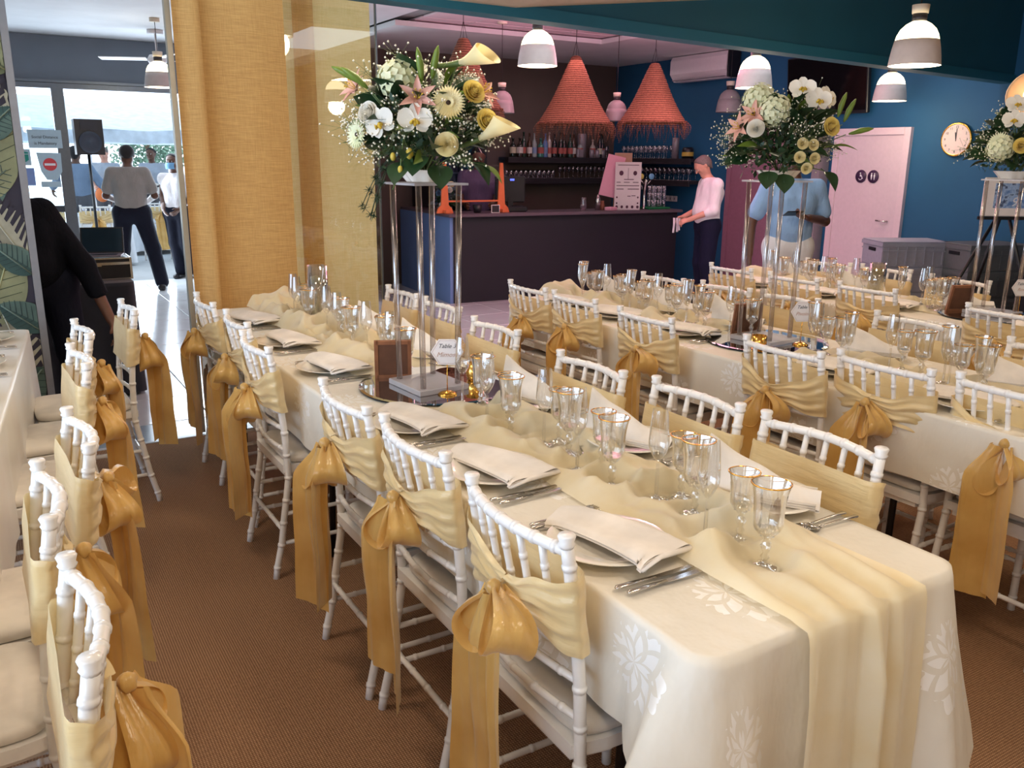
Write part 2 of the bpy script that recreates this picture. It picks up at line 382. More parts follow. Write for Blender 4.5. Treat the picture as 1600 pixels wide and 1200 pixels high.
def runner_mat():
    t=NT('cream_chiffon'); g=t.coord('UV'); f=t.noise(t.coord(),8,4); col=t.ramp(f,[(.3,lin((248,230,184))),(.72,lin((254,243,214)))])
    t.set(color=col,rough=.6,sheen=.5)
    t.bump(t.noise(g,600,2),.15,.0008)
    tr=t.node('ShaderNodeBsdfTransparent'); mx=t.node('ShaderNodeMixShader'); mx.inputs[0].default_value=.12
    tl=t.node('ShaderNodeBsdfTranslucent'); t.l.new(col,tl.inputs[0]); m2=t.node('ShaderNodeMixShader'); m2.inputs[0].default_value=.3
    t.l.new(t.b.outputs[0],m2.inputs[1]); t.l.new(tl.outputs[0],m2.inputs[2])
    t.l.new(m2.outputs[0],mx.inputs[1]); t.l.new(tr.outputs[0],mx.inputs[2]); t.l.new(mx.outputs[0],t.out.inputs[0]); return t.mat
CHIFFON=runner_mat()
def cloth(x0,x1,y0,y1,z,hem_side,hem_end,seed,mat,name='tablecloth',fl=.06):
    """long cloth; local coordinates, sides drop to hem_side, ends to hem_end"""
    r=random.Random(seed); mb=MB(); rad=.05
    # perimeter samples
    per=[]; step=.022
    def seg(a,b,nx,ny):
        L=math.dist(a,b); n=max(2,int(L/step))
        for i in range(n): t=i/n; per.append((a[0]+(b[0]-a[0])*t,a[1]+(b[1]-a[1])*t,nx,ny,0))
    def arc(cx,cy,a0):
        for i in range(10): a=a0+PI/2*i/10; per.append((cx+rad*math.cos(a),cy+rad*math.sin(a),math.cos(a),math.sin(a),1-abs(i-4.5)/5.5))
    seg((x0+rad,y0),(x1-rad,y0),0,-1); arc(x1-rad,y0+rad,-PI/2)
    seg((x1,y0+rad),(x1,y1-rad),1,0); arc(x1-rad,y1-rad,0)
    seg((x1-rad,y1),(x0+rad,y1),0,1); arc(x0+rad,y1-rad,PI/2)
    seg((x0,y1-rad),(x0,y0+rad),-1,0); arc(x0+rad,y0+rad,PI)
    N=len(per); rows=[]; uvs=[]
    # side rows
    K=22; ph=[r.uniform(0,6) for _ in range(5)]
    cum=[0]
    for i in range(1,N): cum.append(cum[-1]+math.dist(per[i][:2],per[i-1][:2]))
    V=[];UV=[]
    inset=[(.05,0),(.025,0),(.01,0)]
    for k in range(len(inset)):
        for i,(x,y,nx,ny,c) in enumerate(per): V.append((x-nx*inset[k][0],y-ny*inset[k][0],z)); UV.append((x-nx*inset[k][0],y-ny*inset[k][0]))
    for k in range(K):
        t=k/(K-1)
        for i,(x,y,nx,ny,c) in enumerate(per):
            s=cum[i]
            dcorn=min(math.dist((x,y),(a,b)) for a in(x0,x1) for b in(y0,y1))
            cw=max(0,1-dcorn/.20); fl_=fl if y<(y0+y1)/2 else min(fl,.02)
            hem=hem_side if abs(nx)>abs(ny) else hem_end
            if 0<c: 
                mixw=abs(ny)/(abs(nx)+abs(ny)); hem=hem_side*(1-mixw)+hem_end*mixw
            hem=hem-(.10*cw if hem>.3 else .03*cw)
            hem=max(.010,hem)
            drop=(z-.012)-hem
            fa=.010*t*(.5+cw*1.5)+ (.012*t if abs(ny)>.5 else 0)
            ww=math.sin(s*23+ph[0])*.6+math.sin(s*37+ph[1]+1.2*t)*.35+math.sin(s*9+ph[2])*.7
            out=.003+.006*math.sqrt(t)+fa*ww + cw*fl_*t*(1.0+.25*math.sin(s*45))
            if abs(nx)>.5 and cw<.25: out=min(out,.014*t+.006+fl_*t*cw)
            ar=min(1,t*14)
            zz=z-.012*(1-math.cos(ar*PI/2))-drop*max(0,t-.02)
            tx,ty=-ny,nx
            V.append((x+nx*out,y+ny*out,zz)); 
            du=z-zz
            UV.append((x+nx*du,y+ny*du))
    F=[]; rows=len(inset)+K
    for j in range(rows-1):
        for i in range(N): l=(i+1)%N; F.append((j*N+i,(j+1)*N+i,(j+1)*N+l,j*N+l))
    F.append(tuple(range(N)))
    mb.add(V,F); mb.uv=UV
    for i in range(len(mb.s)): mb.s[i]=True
    mb.s[-1]=False
    return mb.mesh(name,mat)
WOOD=M_('table_wood',(150,110,72),.5,.15,12)
DARKST=metal('dark_steel',(60,60,64),.4)
def table(x,y0,y1,wd,rz,label,clabel,seed,mat,hs=.50,he=.22,ztop=.77):
    e=empty('trestle_table',(x,y0,0),rz,label,'table','long banquet tables')
    L=y1-y0
    mb=MB(); mb.bbox((0,L/2,ztop-.025),(wd-.02,L-.02,.03),.006); mb.build('tabletop',WOOD,e)
    for yy in (.35,L*.5-.25,L*.5+.25,L-.35):
        for s in(-1,1):
            mb=MB(); mb.tube([(s*(wd/2-.13),yy,ztop-.04),(s*(wd/2-.11),yy,.0)],.013,8); mb.build('leg',DARKST,e)
    me=cloth(-wd/2,wd/2,0,L,ztop,hs,he,seed,mat,'tablecloth',.19 if seed==1 else .06)
    c=link('tablecloth',me,None,(x,y0,0),(0,0,rz)); tag(c,clabel,'tablecloth','white tablecloths on the long tables')
    return e
def runner(x,y0,y1,z,hw,label,seed,drop=True,res=.011,amp=.02,rz=0,flatz=()):
    r=random.Random(seed); off=Vector((seed*3.1,seed*1.7,0))
    L0=.62 if drop else 0
    n=int((y1-y0+L0)/res); m=44
    mb=MB(); V=[];UV=[]
    for j in range(n+1):
        s=j*res   # distance along from far end
        yy=y1-s
        for i in range(m+1):
            v=i/m*2-1
            q=noise.noise(Vector((s*1.3,0,0))+off)
            q2=noise.noise(Vector((s*3.1,4,0))+off)
            w=hw*(1+.16*q2); cx=x+.035*q
            if yy<y0+.35: k=max(0,min(1,(y0+.35-yy)/.35)); w=w*(1-k)+hw*1.0*k; cx=cx*(1-k)+x*k
            px_=cx+v*w
            # crumple
            p=Vector((px_*5.2,yy*3.0,0))+off
            rg=math.exp(-(noise.noise(p)*3.6)**2)
            p2=Vector((px_*11,yy*5.5,7))+off; rg2=math.exp(-(noise.noise(p2)*4.2)**2)
            p3=Vector((px_*2.6,yy*7.5,3))+off; rg3=math.exp(-(noise.noise(p3)*4)**2); h=(rg*1.0+rg2*.45+rg3*.5)*amp*(1+.7*max(0,min(1,yy-3.0)))*(1-.93*abs(v)**4)
            for (fx,fy,fr) in flatz:
                d=math.hypot(px_-fx,yy-fy)
                if d<fr+.035: h*=max(0,min(1,(d-fr)/.035))
            if yy<y0+.3:
                k=max(0,(yy-y0)/.3); h=h*k
            if yy>=y0+.0:
                px2=px_; py_=yy; pz_=z+.003+h
                # longitudinal pleats close to the end
                kk=max(0,1-(yy-y0)/.5)
                pz_+=kk*.020*(1+math.sin(v*12.5+.6+.5*math.sin(s*6)))*.5
                if drop and yy<y0+.02: pz_-=.004*((y0+.02-yy)/.02)**2
            else:
                d=y0-yy; a=min(1,d/.035)
                fold=.022*(1+math.sin(v*12.5+.6+.35*math.sin(d*5))*.8+.35*math.sin(v*27+1))*min(1,d*5+.3)*(.55+.45*math.sin(v*4.2+1))
                px2=px_*(1)+ .02*v*d; py_=y0-.012*math.sin(a*PI/2)-.012-.006-fold-.010*min(1,d*3); pz_=z+.008-.012*(a*a)-max(0,d-.012)
            V.append((px2,py_,pz_)); UV.append((v*w,s))
    F=[(j*(m+1)+i,j*(m+1)+i+1,(j+1)*(m+1)+i+1,(j+1)*(m+1)+i) for j in range(n) for i in range(m)]
    mb.add(V,F); mb.uv=UV
    o=mb.build('table_runner',CHIFFON); tag(o,label,'table runner','cream table runners'); return o
# ---------------------------------------------------------------- tableware
def foot(mb,r,zs,seg=24): mb.lathe([(0.0005,.0),(r,.0),(r,.0015),(r*.55,.004),(r*.22,.008),(.0045,.014),(.0042,zs)],seg)
def goblet_parts(h=.19,r0=.030,r1=.041,fr=.036,gold=True):
    st=MB(); st.lathe([(.0005,0),(fr,0),(fr,.002),(fr*.6,.006),(fr*.3,.010),(.006,.018),(.010,.026),(.0055,.034),(.0085,.042),(.0115,.050),(.0085,.058),(.0055,.064),(.012,.071),(.018,.076)],16,facet=.10)
    bo=MB(); n=10; pr=[]
    for i in range(n+1):
        t=i/n; z=.074+(h-.074)*t
        r=.014+(r0-.014)*min(1,(t/.16))**.6 if t<.16 else r0+(.001)*math.sin((t-.16)*5)+ (r1-r0)*max(0,(t-.45)/.55)**1.9
        pr.append((r,z))
    bo.lathe(pr,32,facet=.022); 
    inn=[(max(.002,a-.0018),b) for a,b in pr[1:]]; bo.lathe(inn,32)
    bo.disc((0,0,.088),r0*.9,20)
    pi=MB(); pi.lathe([(r1-.002,h-.0016),(r1+.0006,h-.0022),(r1+.0008,h),(r1-.0018,h+.0006),(r1-.002,h-.0016)],32)
    return st,bo,pi
def flute_parts(h=.235,rb=.026,rt=.019,stem=.10,fr=.033,gold=False,trump=False):
    st=MB(); foot(st,fr,stem-.005)
    bo=MB(); pr=[]; n=14
    for i in range(n+1):
        t=i/n; z=stem+(h-stem)*t
        if trump: r=.004+(rb-.004)*min(1,t/.3)**.7+(rt-rb)*max(0,(t-.55)/.45)**1.6
        else: r=.004+(rb-.004)*math.sin(min(1,t/.38)*PI/2)**.9 if t<.38 else rb+(rt-rb)*((t-.38)/.62)**1.2
        pr.append((max(r,.003),z))
    bo.lathe(pr,24,facet=.02 if trump else 0); bo.lathe([(max(.002,a-.0012),b) for a,b in pr[1:]],24)
    g=MB(); g.lathe([(rt-.0012,h-.003),(rt+.0005,h-.0035),(rt+.0006,h),(rt-.0012,h)],24)
    return st,bo,g
def mk(kind,parts,root,rimmat):
    st,bo,g=parts
    def f(x,y,z,label,group):
        pass
    return dict(stem=st.mesh(root+'_stem',CRYST),bowl=bo.mesh(root+'_bowl',CRYST if kind=='goblet' else GLASS),rim=g.mesh(root+'_rim',rimmat))
GK={'goblet':mk('goblet',goblet_parts(),'goblet',GOLD),'small_goblet':mk('goblet',goblet_parts(.165,.026,.035,.032),'wine_goblet',GOLD),
    'flute':mk('flute',flute_parts(),'flute',GLASS),'gold_flute':mk('goblet',flute_parts(.225,.021,.029,.085,.033,True,True),'gold_flute',GOLD)}
KN={'goblet':('goblet','gold-rimmed cut crystal water goblet'),'small_goblet':('wine_goblet','smaller gold-rimmed cut crystal wine goblet'),'flute':('champagne_flute','plain clear champagne flute'),'gold_flute':('champagne_flute','gold-rimmed crystal champagne flute')}
GLX=[]
def glass(kind,x,y,where,z=.775):
    n,l=KN[kind]; e=empty(n,(x,y,z),R.uniform(0,6),l+' '+where,'glass',n.replace('_',' ')+'s on the long tables')
    for p in('stem','bowl','rim'):
        if kind=='flute' and p=='rim': continue
        o=link(p if p!='rim' else 'gold_rim',GK[kind][p],e)
    GLX.append((x,y)); return e
mb=MB(); mb.lathe([(.0005,.004),(.075,.004),(.082,.008),(.105,.013),(.134,.021),(.136,.0225),(.134,.0235),(.105,.0165),(.084,.012),(.072,.008),(.0005,.008)],40); mb.lathe([(.0005,.0),(.07,.0),(.075,.004)],40)
PLATE=mb.mesh('dinner_plate',CHINA)
def napkin_mesh(seed,kind):
    r=random.Random(seed); m=MB()
    if kind==0:   # flat folded wedge lying across the plate: wide end near, narrow end far
        def f(u,v,lay=0):
            y=-.150+.305*u; w=.092-.048*u**.9; x=(v-.5)*2*w+.018*math.sin(u*2.2)
            d=max(0,abs(y)-.115); z=.030+.010*(1-abs(2*v-1)**3)+.006*math.sin(v*5+u*3+seed)-d*.22-.006*lay
            if u<.08: y-= .03*(v-.5)
            y+=.02*(v-.5)*(1-u)
            e_=max(0,abs(2*v-1)-.86); z-=e_*.05
            return (x,y,z)
        m.grid(lambda u,v:f(u,v),26,18); m.grid(lambda u,v:f(u,1-v,1),26,18); m.grid(lambda u,v:(lambda p:(p[0]*.93+.010,p[1]*.96-.008,p[2]-.010))(f(u,v)),20,10)
        m.tube([f(0,.02,1),f(0,.35,1),f(0,.65,1),f(0,.98,1)],[.005,.008,.009,.008],8,flat=.7)
        m.tube([f(0,.97,1),f(.3,.985,1),f(.7,.985,1),f(1,.97,1)],[.008,.005,.004,.003],8,flat=.7)
    else:         # tented napkin with a raised peak
        P=[(-.125,-.055,.018),(.145,-.055,.018),(.13,.065,.018),(-.12,.06,.018)]; pk=(-.085,.0,.095)
        def f(u,v,q=0):
            a=Vector(P[0]).lerp(Vector(P[1]),u); b=Vector(P[3]).lerp(Vector(P[2]),u); p=a.lerp(b,v)
            rg=(1-abs(2*v-1))**.85; hgt=.016+.110*max(0,1-u*1.1)**1.3+.010
            z=.016+rg*hgt+.003*math.sin(u*13+v*9+seed)
            return (p.x-.02*rg*(1-u),p.y,z-q*.005)
        m.grid(lambda u,v:f(u,v),26,16); m.grid(lambda u,v:f(u,1-v,1),26,16)
        for k in range(3):
            a=f(0,.02); 
            m.tube([(-.12,-.048,.014+.006*k),(0,-.055-.002*k,.013+.006*k),(.135,-.052,.014+.006*k)],[.0035,.0035,.004],6)
            m.tube([(-.115,.052,.014+.006*k),(0,.058+.002*k,.013+.006*k),(.12,.062,.014+.006*k)],[.0035,.0035,.004],6)
    return m.mesh('napkin',NAPK)
NAP=[napkin_mesh(i,0) for i in(1,2)]+[napkin_mesh(i,1) for i in(3,4)]
def knife_mesh():
    h=MB(); h.tube([(0,-.105,.005),(0,-.10,.005),(0,-.06,.005),(0,-.005,.005)],[.003,.0072,.0065,.0048],8,flat=.55,up=(0,0,1))
    b=MB(); pl=[(-.005,-.006),(.0055,-.006),(.0085,.03),(.0085,.075),(.004,.100),(-.003,.112),(-.006,.09),(-.0052,.0)]; b.prism(pl,.0038,.0054); return h.mesh('knife_handle',STEEL),b.mesh('knife_blade',STEEL)
def fork_mesh():
    h=MB(); h.tube([(0,-.105,.004),(0,-.10,.004),(0,-.05,.006),(0,.01,.004),(0,.025,.003)],[.004,.0072,.0042,.003,.006],8,flat=.45,up=(0,0,1))
    b=MB()
    b.tube([(0,.022,.003),(0,.035,.0035),(0,.046,.005)],[.006,.0125,.0125],8,flat=.2,up=(0,0,1))
    for k in range(4): x=-.0095+k*.00633; b.tube([(x,.044,.005),(x,.07,.009),(x,.092,.008)],[.0019,.0017,.0009],5)
    return h.mesh('fork_handle',STEEL),b.mesh('fork_tines',STEEL)
def spoon_mesh():
    h=MB(); h.tube([(0,-.07,.004),(0,-.065,.004),(0,-.02,.005),(0,.03,.004)],[.003,.006,.0035,.0025],8,flat=.45,up=(0,0,1))
    b=MB(); b.grid(lambda u,v:(.0165*v*math.cos(2*PI*u),.052+.024*v*math.sin(2*PI*u),.0075*v*v+.0015),16,5,closed=True); b.grid(lambda u,v:(.0165*v*math.cos(-2*PI*u),.052+.024*v*math.sin(-2*PI*u),.0075*v*v+.0005),16,5,closed=True)
    return h.mesh('spoon_handle',STEEL),b.mesh('spoon_bowl',STEEL)
KM,FM,SM=knife_mesh(),fork_mesh(),spoon_mesh()
def cutlery(kind,x,y,rz,label,z=.775):
    M={'knife':KM,'fork':FM,'spoon':SM}[kind]; e=empty('table_'+kind if kind!='knife' else 'dinner_knife',(x,y,z),rz,label,kind,kind+('s' if kind!='knife' else '')+' laid on the tables' if kind!='knife' else 'knives laid on the tables')
    link('handle',M[0],e); link({'knife':'blade','fork':'tines','spoon':'bowl'}[kind],M[1],e); return e
def setting(x,y,side,where,seed,cut=True,nap=None,glasses=True,full=True,zt=.775):
    """side -1: guest sits at -x facing +x;  +1: at +x facing -x"""
    r=random.Random(seed)
    p=link('dinner_plate',PLATE,None,(x,y,zt)); tag(p,'white china dinner plate '+where,'plate','dinner plates on the long tables')
    if side<0: n=link('folded_napkin',NAP[seed%2],None,(x+.0,y+.0,zt+.008),(0,0,r.uniform(.18,.40)))
    else: n=link('folded_napkin',NAP[2+seed%2],None,(x+.0,y,zt+.008),(0,0,-1.05+r.uniform(-.15,.15)))
    tag(n,'white linen napkin folded on the plate '+where,'napkin','folded napkins on the plates')
    if cut:
        d=-side # facing dir
        rz=-PI/2 if d>0 else PI/2
        for k,q in enumerate((.165,.19)):
            yy=y-d*q
            cutlery('knife',x-.0+.01*k,yy,rz+r.uniform(-.06,.06),('inner' if k==0 else 'outer')+' steel dinner knife '+where)
        for k,q in enumerate((.16,.183)):
            cutlery('fork',x+.01+.008*k,y+d*q,rz+r.uniform(-.06,.06),('inner' if k==0 else 'outer')+' steel table fork '+where)
        if full: cutlery('spoon',x+d*.165,y+.02,r.uniform(-.5,-.2)+ (0),'small steel dessert spoon above the plate '+where)
    if glasses:
        d=-side; ax=x+d*.235
        if d>0: G=[('goblet',ax-.01,y-.235),('small_goblet',ax+.045,y-.115),('flute',ax-.015,y-.085)]
        else: G=[('goblet',ax+.03,y+.02),('small_goblet',ax+.07,y+.125),('flute',ax+.005,y+.135)]
        for k,a,b in G: glass(k,a+r.uniform(-.008,.008),b+r.uniform(-.01,.01),where)
# ---------------------------------------------------------------- flowers
PET_W=cloth_mat('white_petal',(250,247,238),(244,238,222),.55,.2,300,trans=.3)
PET_C=cloth_mat('cream_petal',(250,240,196),(246,228,160),.55,.2,300,trans=.3)
PET_Y=cloth_mat('yellow_petal',(248,230,140),(240,214,112),.5,.2,300,trans=.3)
PET_P=cloth_mat('blush_petal',(226,178,160),(214,150,138),.55,.2,300)
PET_G=cloth_mat('green_white_petal',(236,238,206),(222,226,176),.6,.2,300,trans=.1)
LEAFM=M_('dark_green_leaf',(34,62,34),.38,.35,14); LEAFL=M_('light_green_leaf',(112,136,50),.45,.25,14); STEMM=M_('green_stem',(84,104,52),.5,.2,20)
DARKC=M_('flower_centre',(52,34,22),.8,.2,60); YELC=M_('yellow_pollen',(214,178,60),.8,.2,60); BREATH=M_('gypsophila_bloom',(240,234,214),.7,.05); BUDM=M_('orchid_bud',(198,176,70),.5,.2,30)
BLUEP=cloth_mat('dusty_blue_petal',(118,150,190),(80,112,160),.6,.2,300); SILVERL=M_('silver_blue_leaf',(110,132,146),.6,.2,20)
def petal(mb,M,L,W,cup,curl,m=0,nu=7,nv=6,tip=1.0,ruf=0.0):
    def f(u,v):
        s=math.sin(PI*min(1,v**.75))**.8 if tip==1.0 else (math.sin(PI*v*.92)**.7)
        w=W*max(.03,s if v>.02 else .12); x=(u-.5)*2*w; y=L*v
        z=cup*(abs(u-.5)*2)**2*w+curl*v*v*L+ruf*math.sin(u*14+v*5)*v
        return M@Vector((x,y,z))
    mb.grid(f,nu,nv,m)
def rose_mesh(name,mat,R0=.035,seed=1):
    mb=MB(); r=random.Random(seed)
    def ring(n,r0,r1,z0,z1,lip,a0,spread):
        for k in range(n):
            a=2*PI*k/n+a0+r.uniform(-.12,.12); jz=r.uniform(-.04,.06)
            def f(u,v,a=a,jz=jz):
                q=(u-.5)*2; an=a+q*PI/n*spread; rr=r0+(r1-r0)*v**1.1+lip*max(0,v-.72)**1.4*3-.05*abs(q)*v+.03*q
                z=z0+(z1+jz-z0)*v-.22*max(0,v-.8)*lip*6-.10*abs(q)**2.5*v
                return (rr*R0*math.cos(an),rr*R0*math.sin(an),z*R0)
            mb.grid(f,9,8)
    ring(2,.05,.13,-.1,.98,.0,.3,1.5); ring(3,.10,.24,-.2,.96,.02,1.0,1.5); ring(3,.16,.36,-.3,.92,.05,.1,1.6); ring(4,.22,.50,-.4,.86,.10,.7,1.6); ring(5,.28,.64,-.5,.78,.16,.2,1.6); ring(5,.32,.78,-.55,.64,.26,.9,1.6); ring(6,.34,.90,-.6,.42,.40,.4,1.55)
    mb.sphere((0,0,-.25*R0),R0*.42,12,8); mb.sphere((0,0,.45*R0),R0*.16,8,6)
    return mb.mesh(name,mat)
def gerbera_mesh(name,mat,R0=.05,n=34):
    mb=MB()
    for ring,(q,sc_,zz,cu) in enumerate(((n,1.0,0,.10),(n-6,.88,.003,.22))):
        for k in range(q):
            M=Matrix.Rotation(2*PI*(k+ring*.5)/q,3,'Z'); petal(mb,M,R0*sc_,R0*.115,.3,cu*.9,0,3,5)
    for i in range(26):
        M=Matrix.Rotation(2*PI*i/26,3,'Z'); petal(mb,M,R0*.36,R0*.06,.2,.7,0,3,3)
    mb.sphere((0,0,.003),R0*.14,10,6,1,(1,1,.6)); return mb.mesh(name,[mat,DARKC])
def orchid_mesh(name,mat,R0=.055):
    mb=MB()
    for a,L,W in((0,.95,.36),(2*PI*.36,.88,.34),(-2*PI*.36,.88,.34)): petal(mb,Matrix.Rotation(a,3,'Z'),R0*L,R0*W,.15,-.12,0,7,7,2)
    for s in(-1,1): petal(mb,Matrix.Translation((0,0,.003)).to_3x3()@Matrix.Rotation(s*PI*.44,3,'Z'),R0*1.02,R0*.56,.12,.10,0,9,8,2)
    mb.tube([(0,0,.004),(0,-.010,.016),(0,-.022,.014)],[.006,.009,.003],8,1)
    for s in(-1,1): mb.tube([(0,-.004,.010),(s*.012,-.012,.020),(s*.006,-.004,.028)],[.004,.006,.002],6,1)
    return mb.mesh(name,[mat,YELC])
def calla_mesh(name,mat):
    mb=MB()
    def f(u,v):
        a=2*PI*(u-.5)*1.06; r=.010+.036*v**1.5; fl=(1+math.cos(a))*.5
        back=v**2*.028*max(0,fl); return Vector((r*math.sin(a),-r*math.cos(a)*.9-back*1.2*0+ (v**2)*.02*fl,.11*v*(.62+.38*fl)+ .012*fl*v**3))
    mb.grid(f,22,12); mb.tube([(0,0,.02),(0,0,.075)],[.0045,.004],8,1); mb.tube([(0,0,.02),(0,0,-.03),(0,.005,-.10)],[.011,.008,.006],8,2)
    return mb.mesh(name,[mat,YELC,STEMM])
def hydra_mesh(name,mat,R0=.065,seed=4):
    mb=MB(); r=random.Random(seed)
    for i in range(70):
        z=1-(i+.5)/70*1.45; a=i*2.39996; rr=math.sqrt(max(0,1-z*z)); d=Vector((rr*math.cos(a),rr*math.sin(a),z))
        Q=d.to_track_quat('Z','Y').to_matrix()@Matrix.Rotation(r.uniform(0,6),3,'Z'); c=d*R0*r.uniform(.9,1.05)
        for k in range(4):
            m2=MB(); petal(m2,Q@Matrix.Rotation(k*PI/2,3,'Z'),R0*.22,R0*.12,.2,.15,0,3,4)
            mb.add([Vector(p)+c for p in m2.v],m2.f)
    mb.sphere((0,0,0),R0*.85,12,8); return mb.mesh(name,mat)
def leaf_mesh(name,mat,L=.10,W=.028,curl=-.3,fold=.5):
    mb=MB()
    def f(u,v):
        w=W*math.sin(PI*v**.85)**.9 if 0<v<1 else .0008; x=(u-.5)*2*w; return Vector((x,L*v,fold*abs(x)+curl*L*v*v))
    mb.grid(f,5,9); mb.tube([(0,-.03,.0),(0,0,0),(0,L*.5,curl*L*.25+.0005)],[.0018,.0018,.001],5); return mb.mesh(name,mat)
def lily_bud_mesh(name,mat):
    mb=MB(); mb.tube([(0,0,0),(0,.015,.0),(0,.05,.002),(0,.085,.0),(0,.105,-.002)],[.003,.008,.0125,.009,.002],8); return mb.mesh(name,mat)
def lily_mesh(name,mat):
    mb=MB()
    for k in range(6): 
        Q=Matrix.Rotation(2*PI*k/6,3,'Z')@Matrix.Rotation(.75,3,'X'); petal(mb,Q,.07,.014,.5,-.35,0,5,7)
    for k in range(6):
        Q=Matrix.Rotation(2*PI*k/6+.4,3,'Z'); p=Q@Vector((0,.015,.045)); mb.tube([(0,0,0),p],[.001,.001],4,1); mb.sphere(p,.003,6,4,1)
    return mb.mesh(name,[mat,YELC])
FL=dict(rose_w=rose_mesh('rose_white',PET_W,.036,2),rose_c=rose_mesh('rose_cream',PET_C,.036,3),rose_y=rose_mesh('rose_yellow',PET_Y,.037,5),rose_s=rose_mesh('spray_rose',PET_C,.023,6),
 gerb_y=gerbera_mesh('gerbera_cream',PET_C,.056),gerb_w=gerbera_mesh('gerbera_white',PET_G,.052,26),orchid=orchid_mesh('orchid',PET_W,.056),calla=calla_mesh('calla_lily',PET_C),
 hydra=hydra_mesh('hydrangea',PET_G,.062),lily=lily_mesh('lily_blush',PET_P),bud=lily_bud_mesh('lily_bud',LEAFL),leaf=leaf_mesh('leaf_dark',LEAFM,.11,.030),leafb=leaf_mesh('leaf_wide',LEAFM,.10,.042,-.2,.25),leafl=leaf_mesh('leaf_light',LEAFL,.10,.018),
 rose_b=rose_mesh('blue_rose',BLUEP,.034,8),leafs=leaf_mesh('leaf_silver',SILVERL,.09,.025))
KNAME={'rose_w':'rose','rose_c':'rose','rose_y':'rose','rose_s':'spray_rose','gerb_y':'gerbera','gerb_w':'gerbera','orchid':'orchid','calla':'calla_lily','hydra':'hydrangea','lily':'lily','bud':'lily_bud','leaf':'leaf','leafb':'leaf','leafl':'leaf','rose_b':'rose','leafs':'leaf'}
KLAB={'rose_y':'yellow rose','rose_w':'white rose','gerb_y':'pale yellow gerbera','gerb_w':'white gerbera','rose_b':'dusty blue rose','calla':'yellow calla lily','lily':'blush pink lily'}
CR=Vector((.856,-.516,0)); CF=Vector((-.516,-.856,0))   # bouquet frame: right, front
def mframe(d,spin=0):
    d=Vector(d).normalized(); return (d.to_track_quat('Z','Y').to_matrix()@Matrix.Rotation(spin,3,'Z'))
def gyps(mb,c,d,L,n,r,seed,rb=.0042):
    rr=random.Random(seed); c=Vector(c); d=Vector(d).normalized(); end=c+d*L
    mb.tube([c,end],[.0012,.0008],4,1)
    for k in range(n):
        p=c+d*L*rr.uniform(.5,1.0); q=p+Vector((rr.gauss(0,1),rr.gauss(0,1),rr.gauss(0,1)))*r*.45+d*r*.4
        mb.tube([p,q],[.0006,.0005],3,1)
        v=[q+Vector(o)*rb for o in((1,0,0),(-1,0,0),(0,1,0),(0,-1,0),(0,0,1),(0,0,-1))]
        mb.add(v,[(0,2,4),(2,1,4),(1,3,4),(3,0,4),(2,0,5),(1,2,5),(3,1,5),(0,3,5)],0,True)
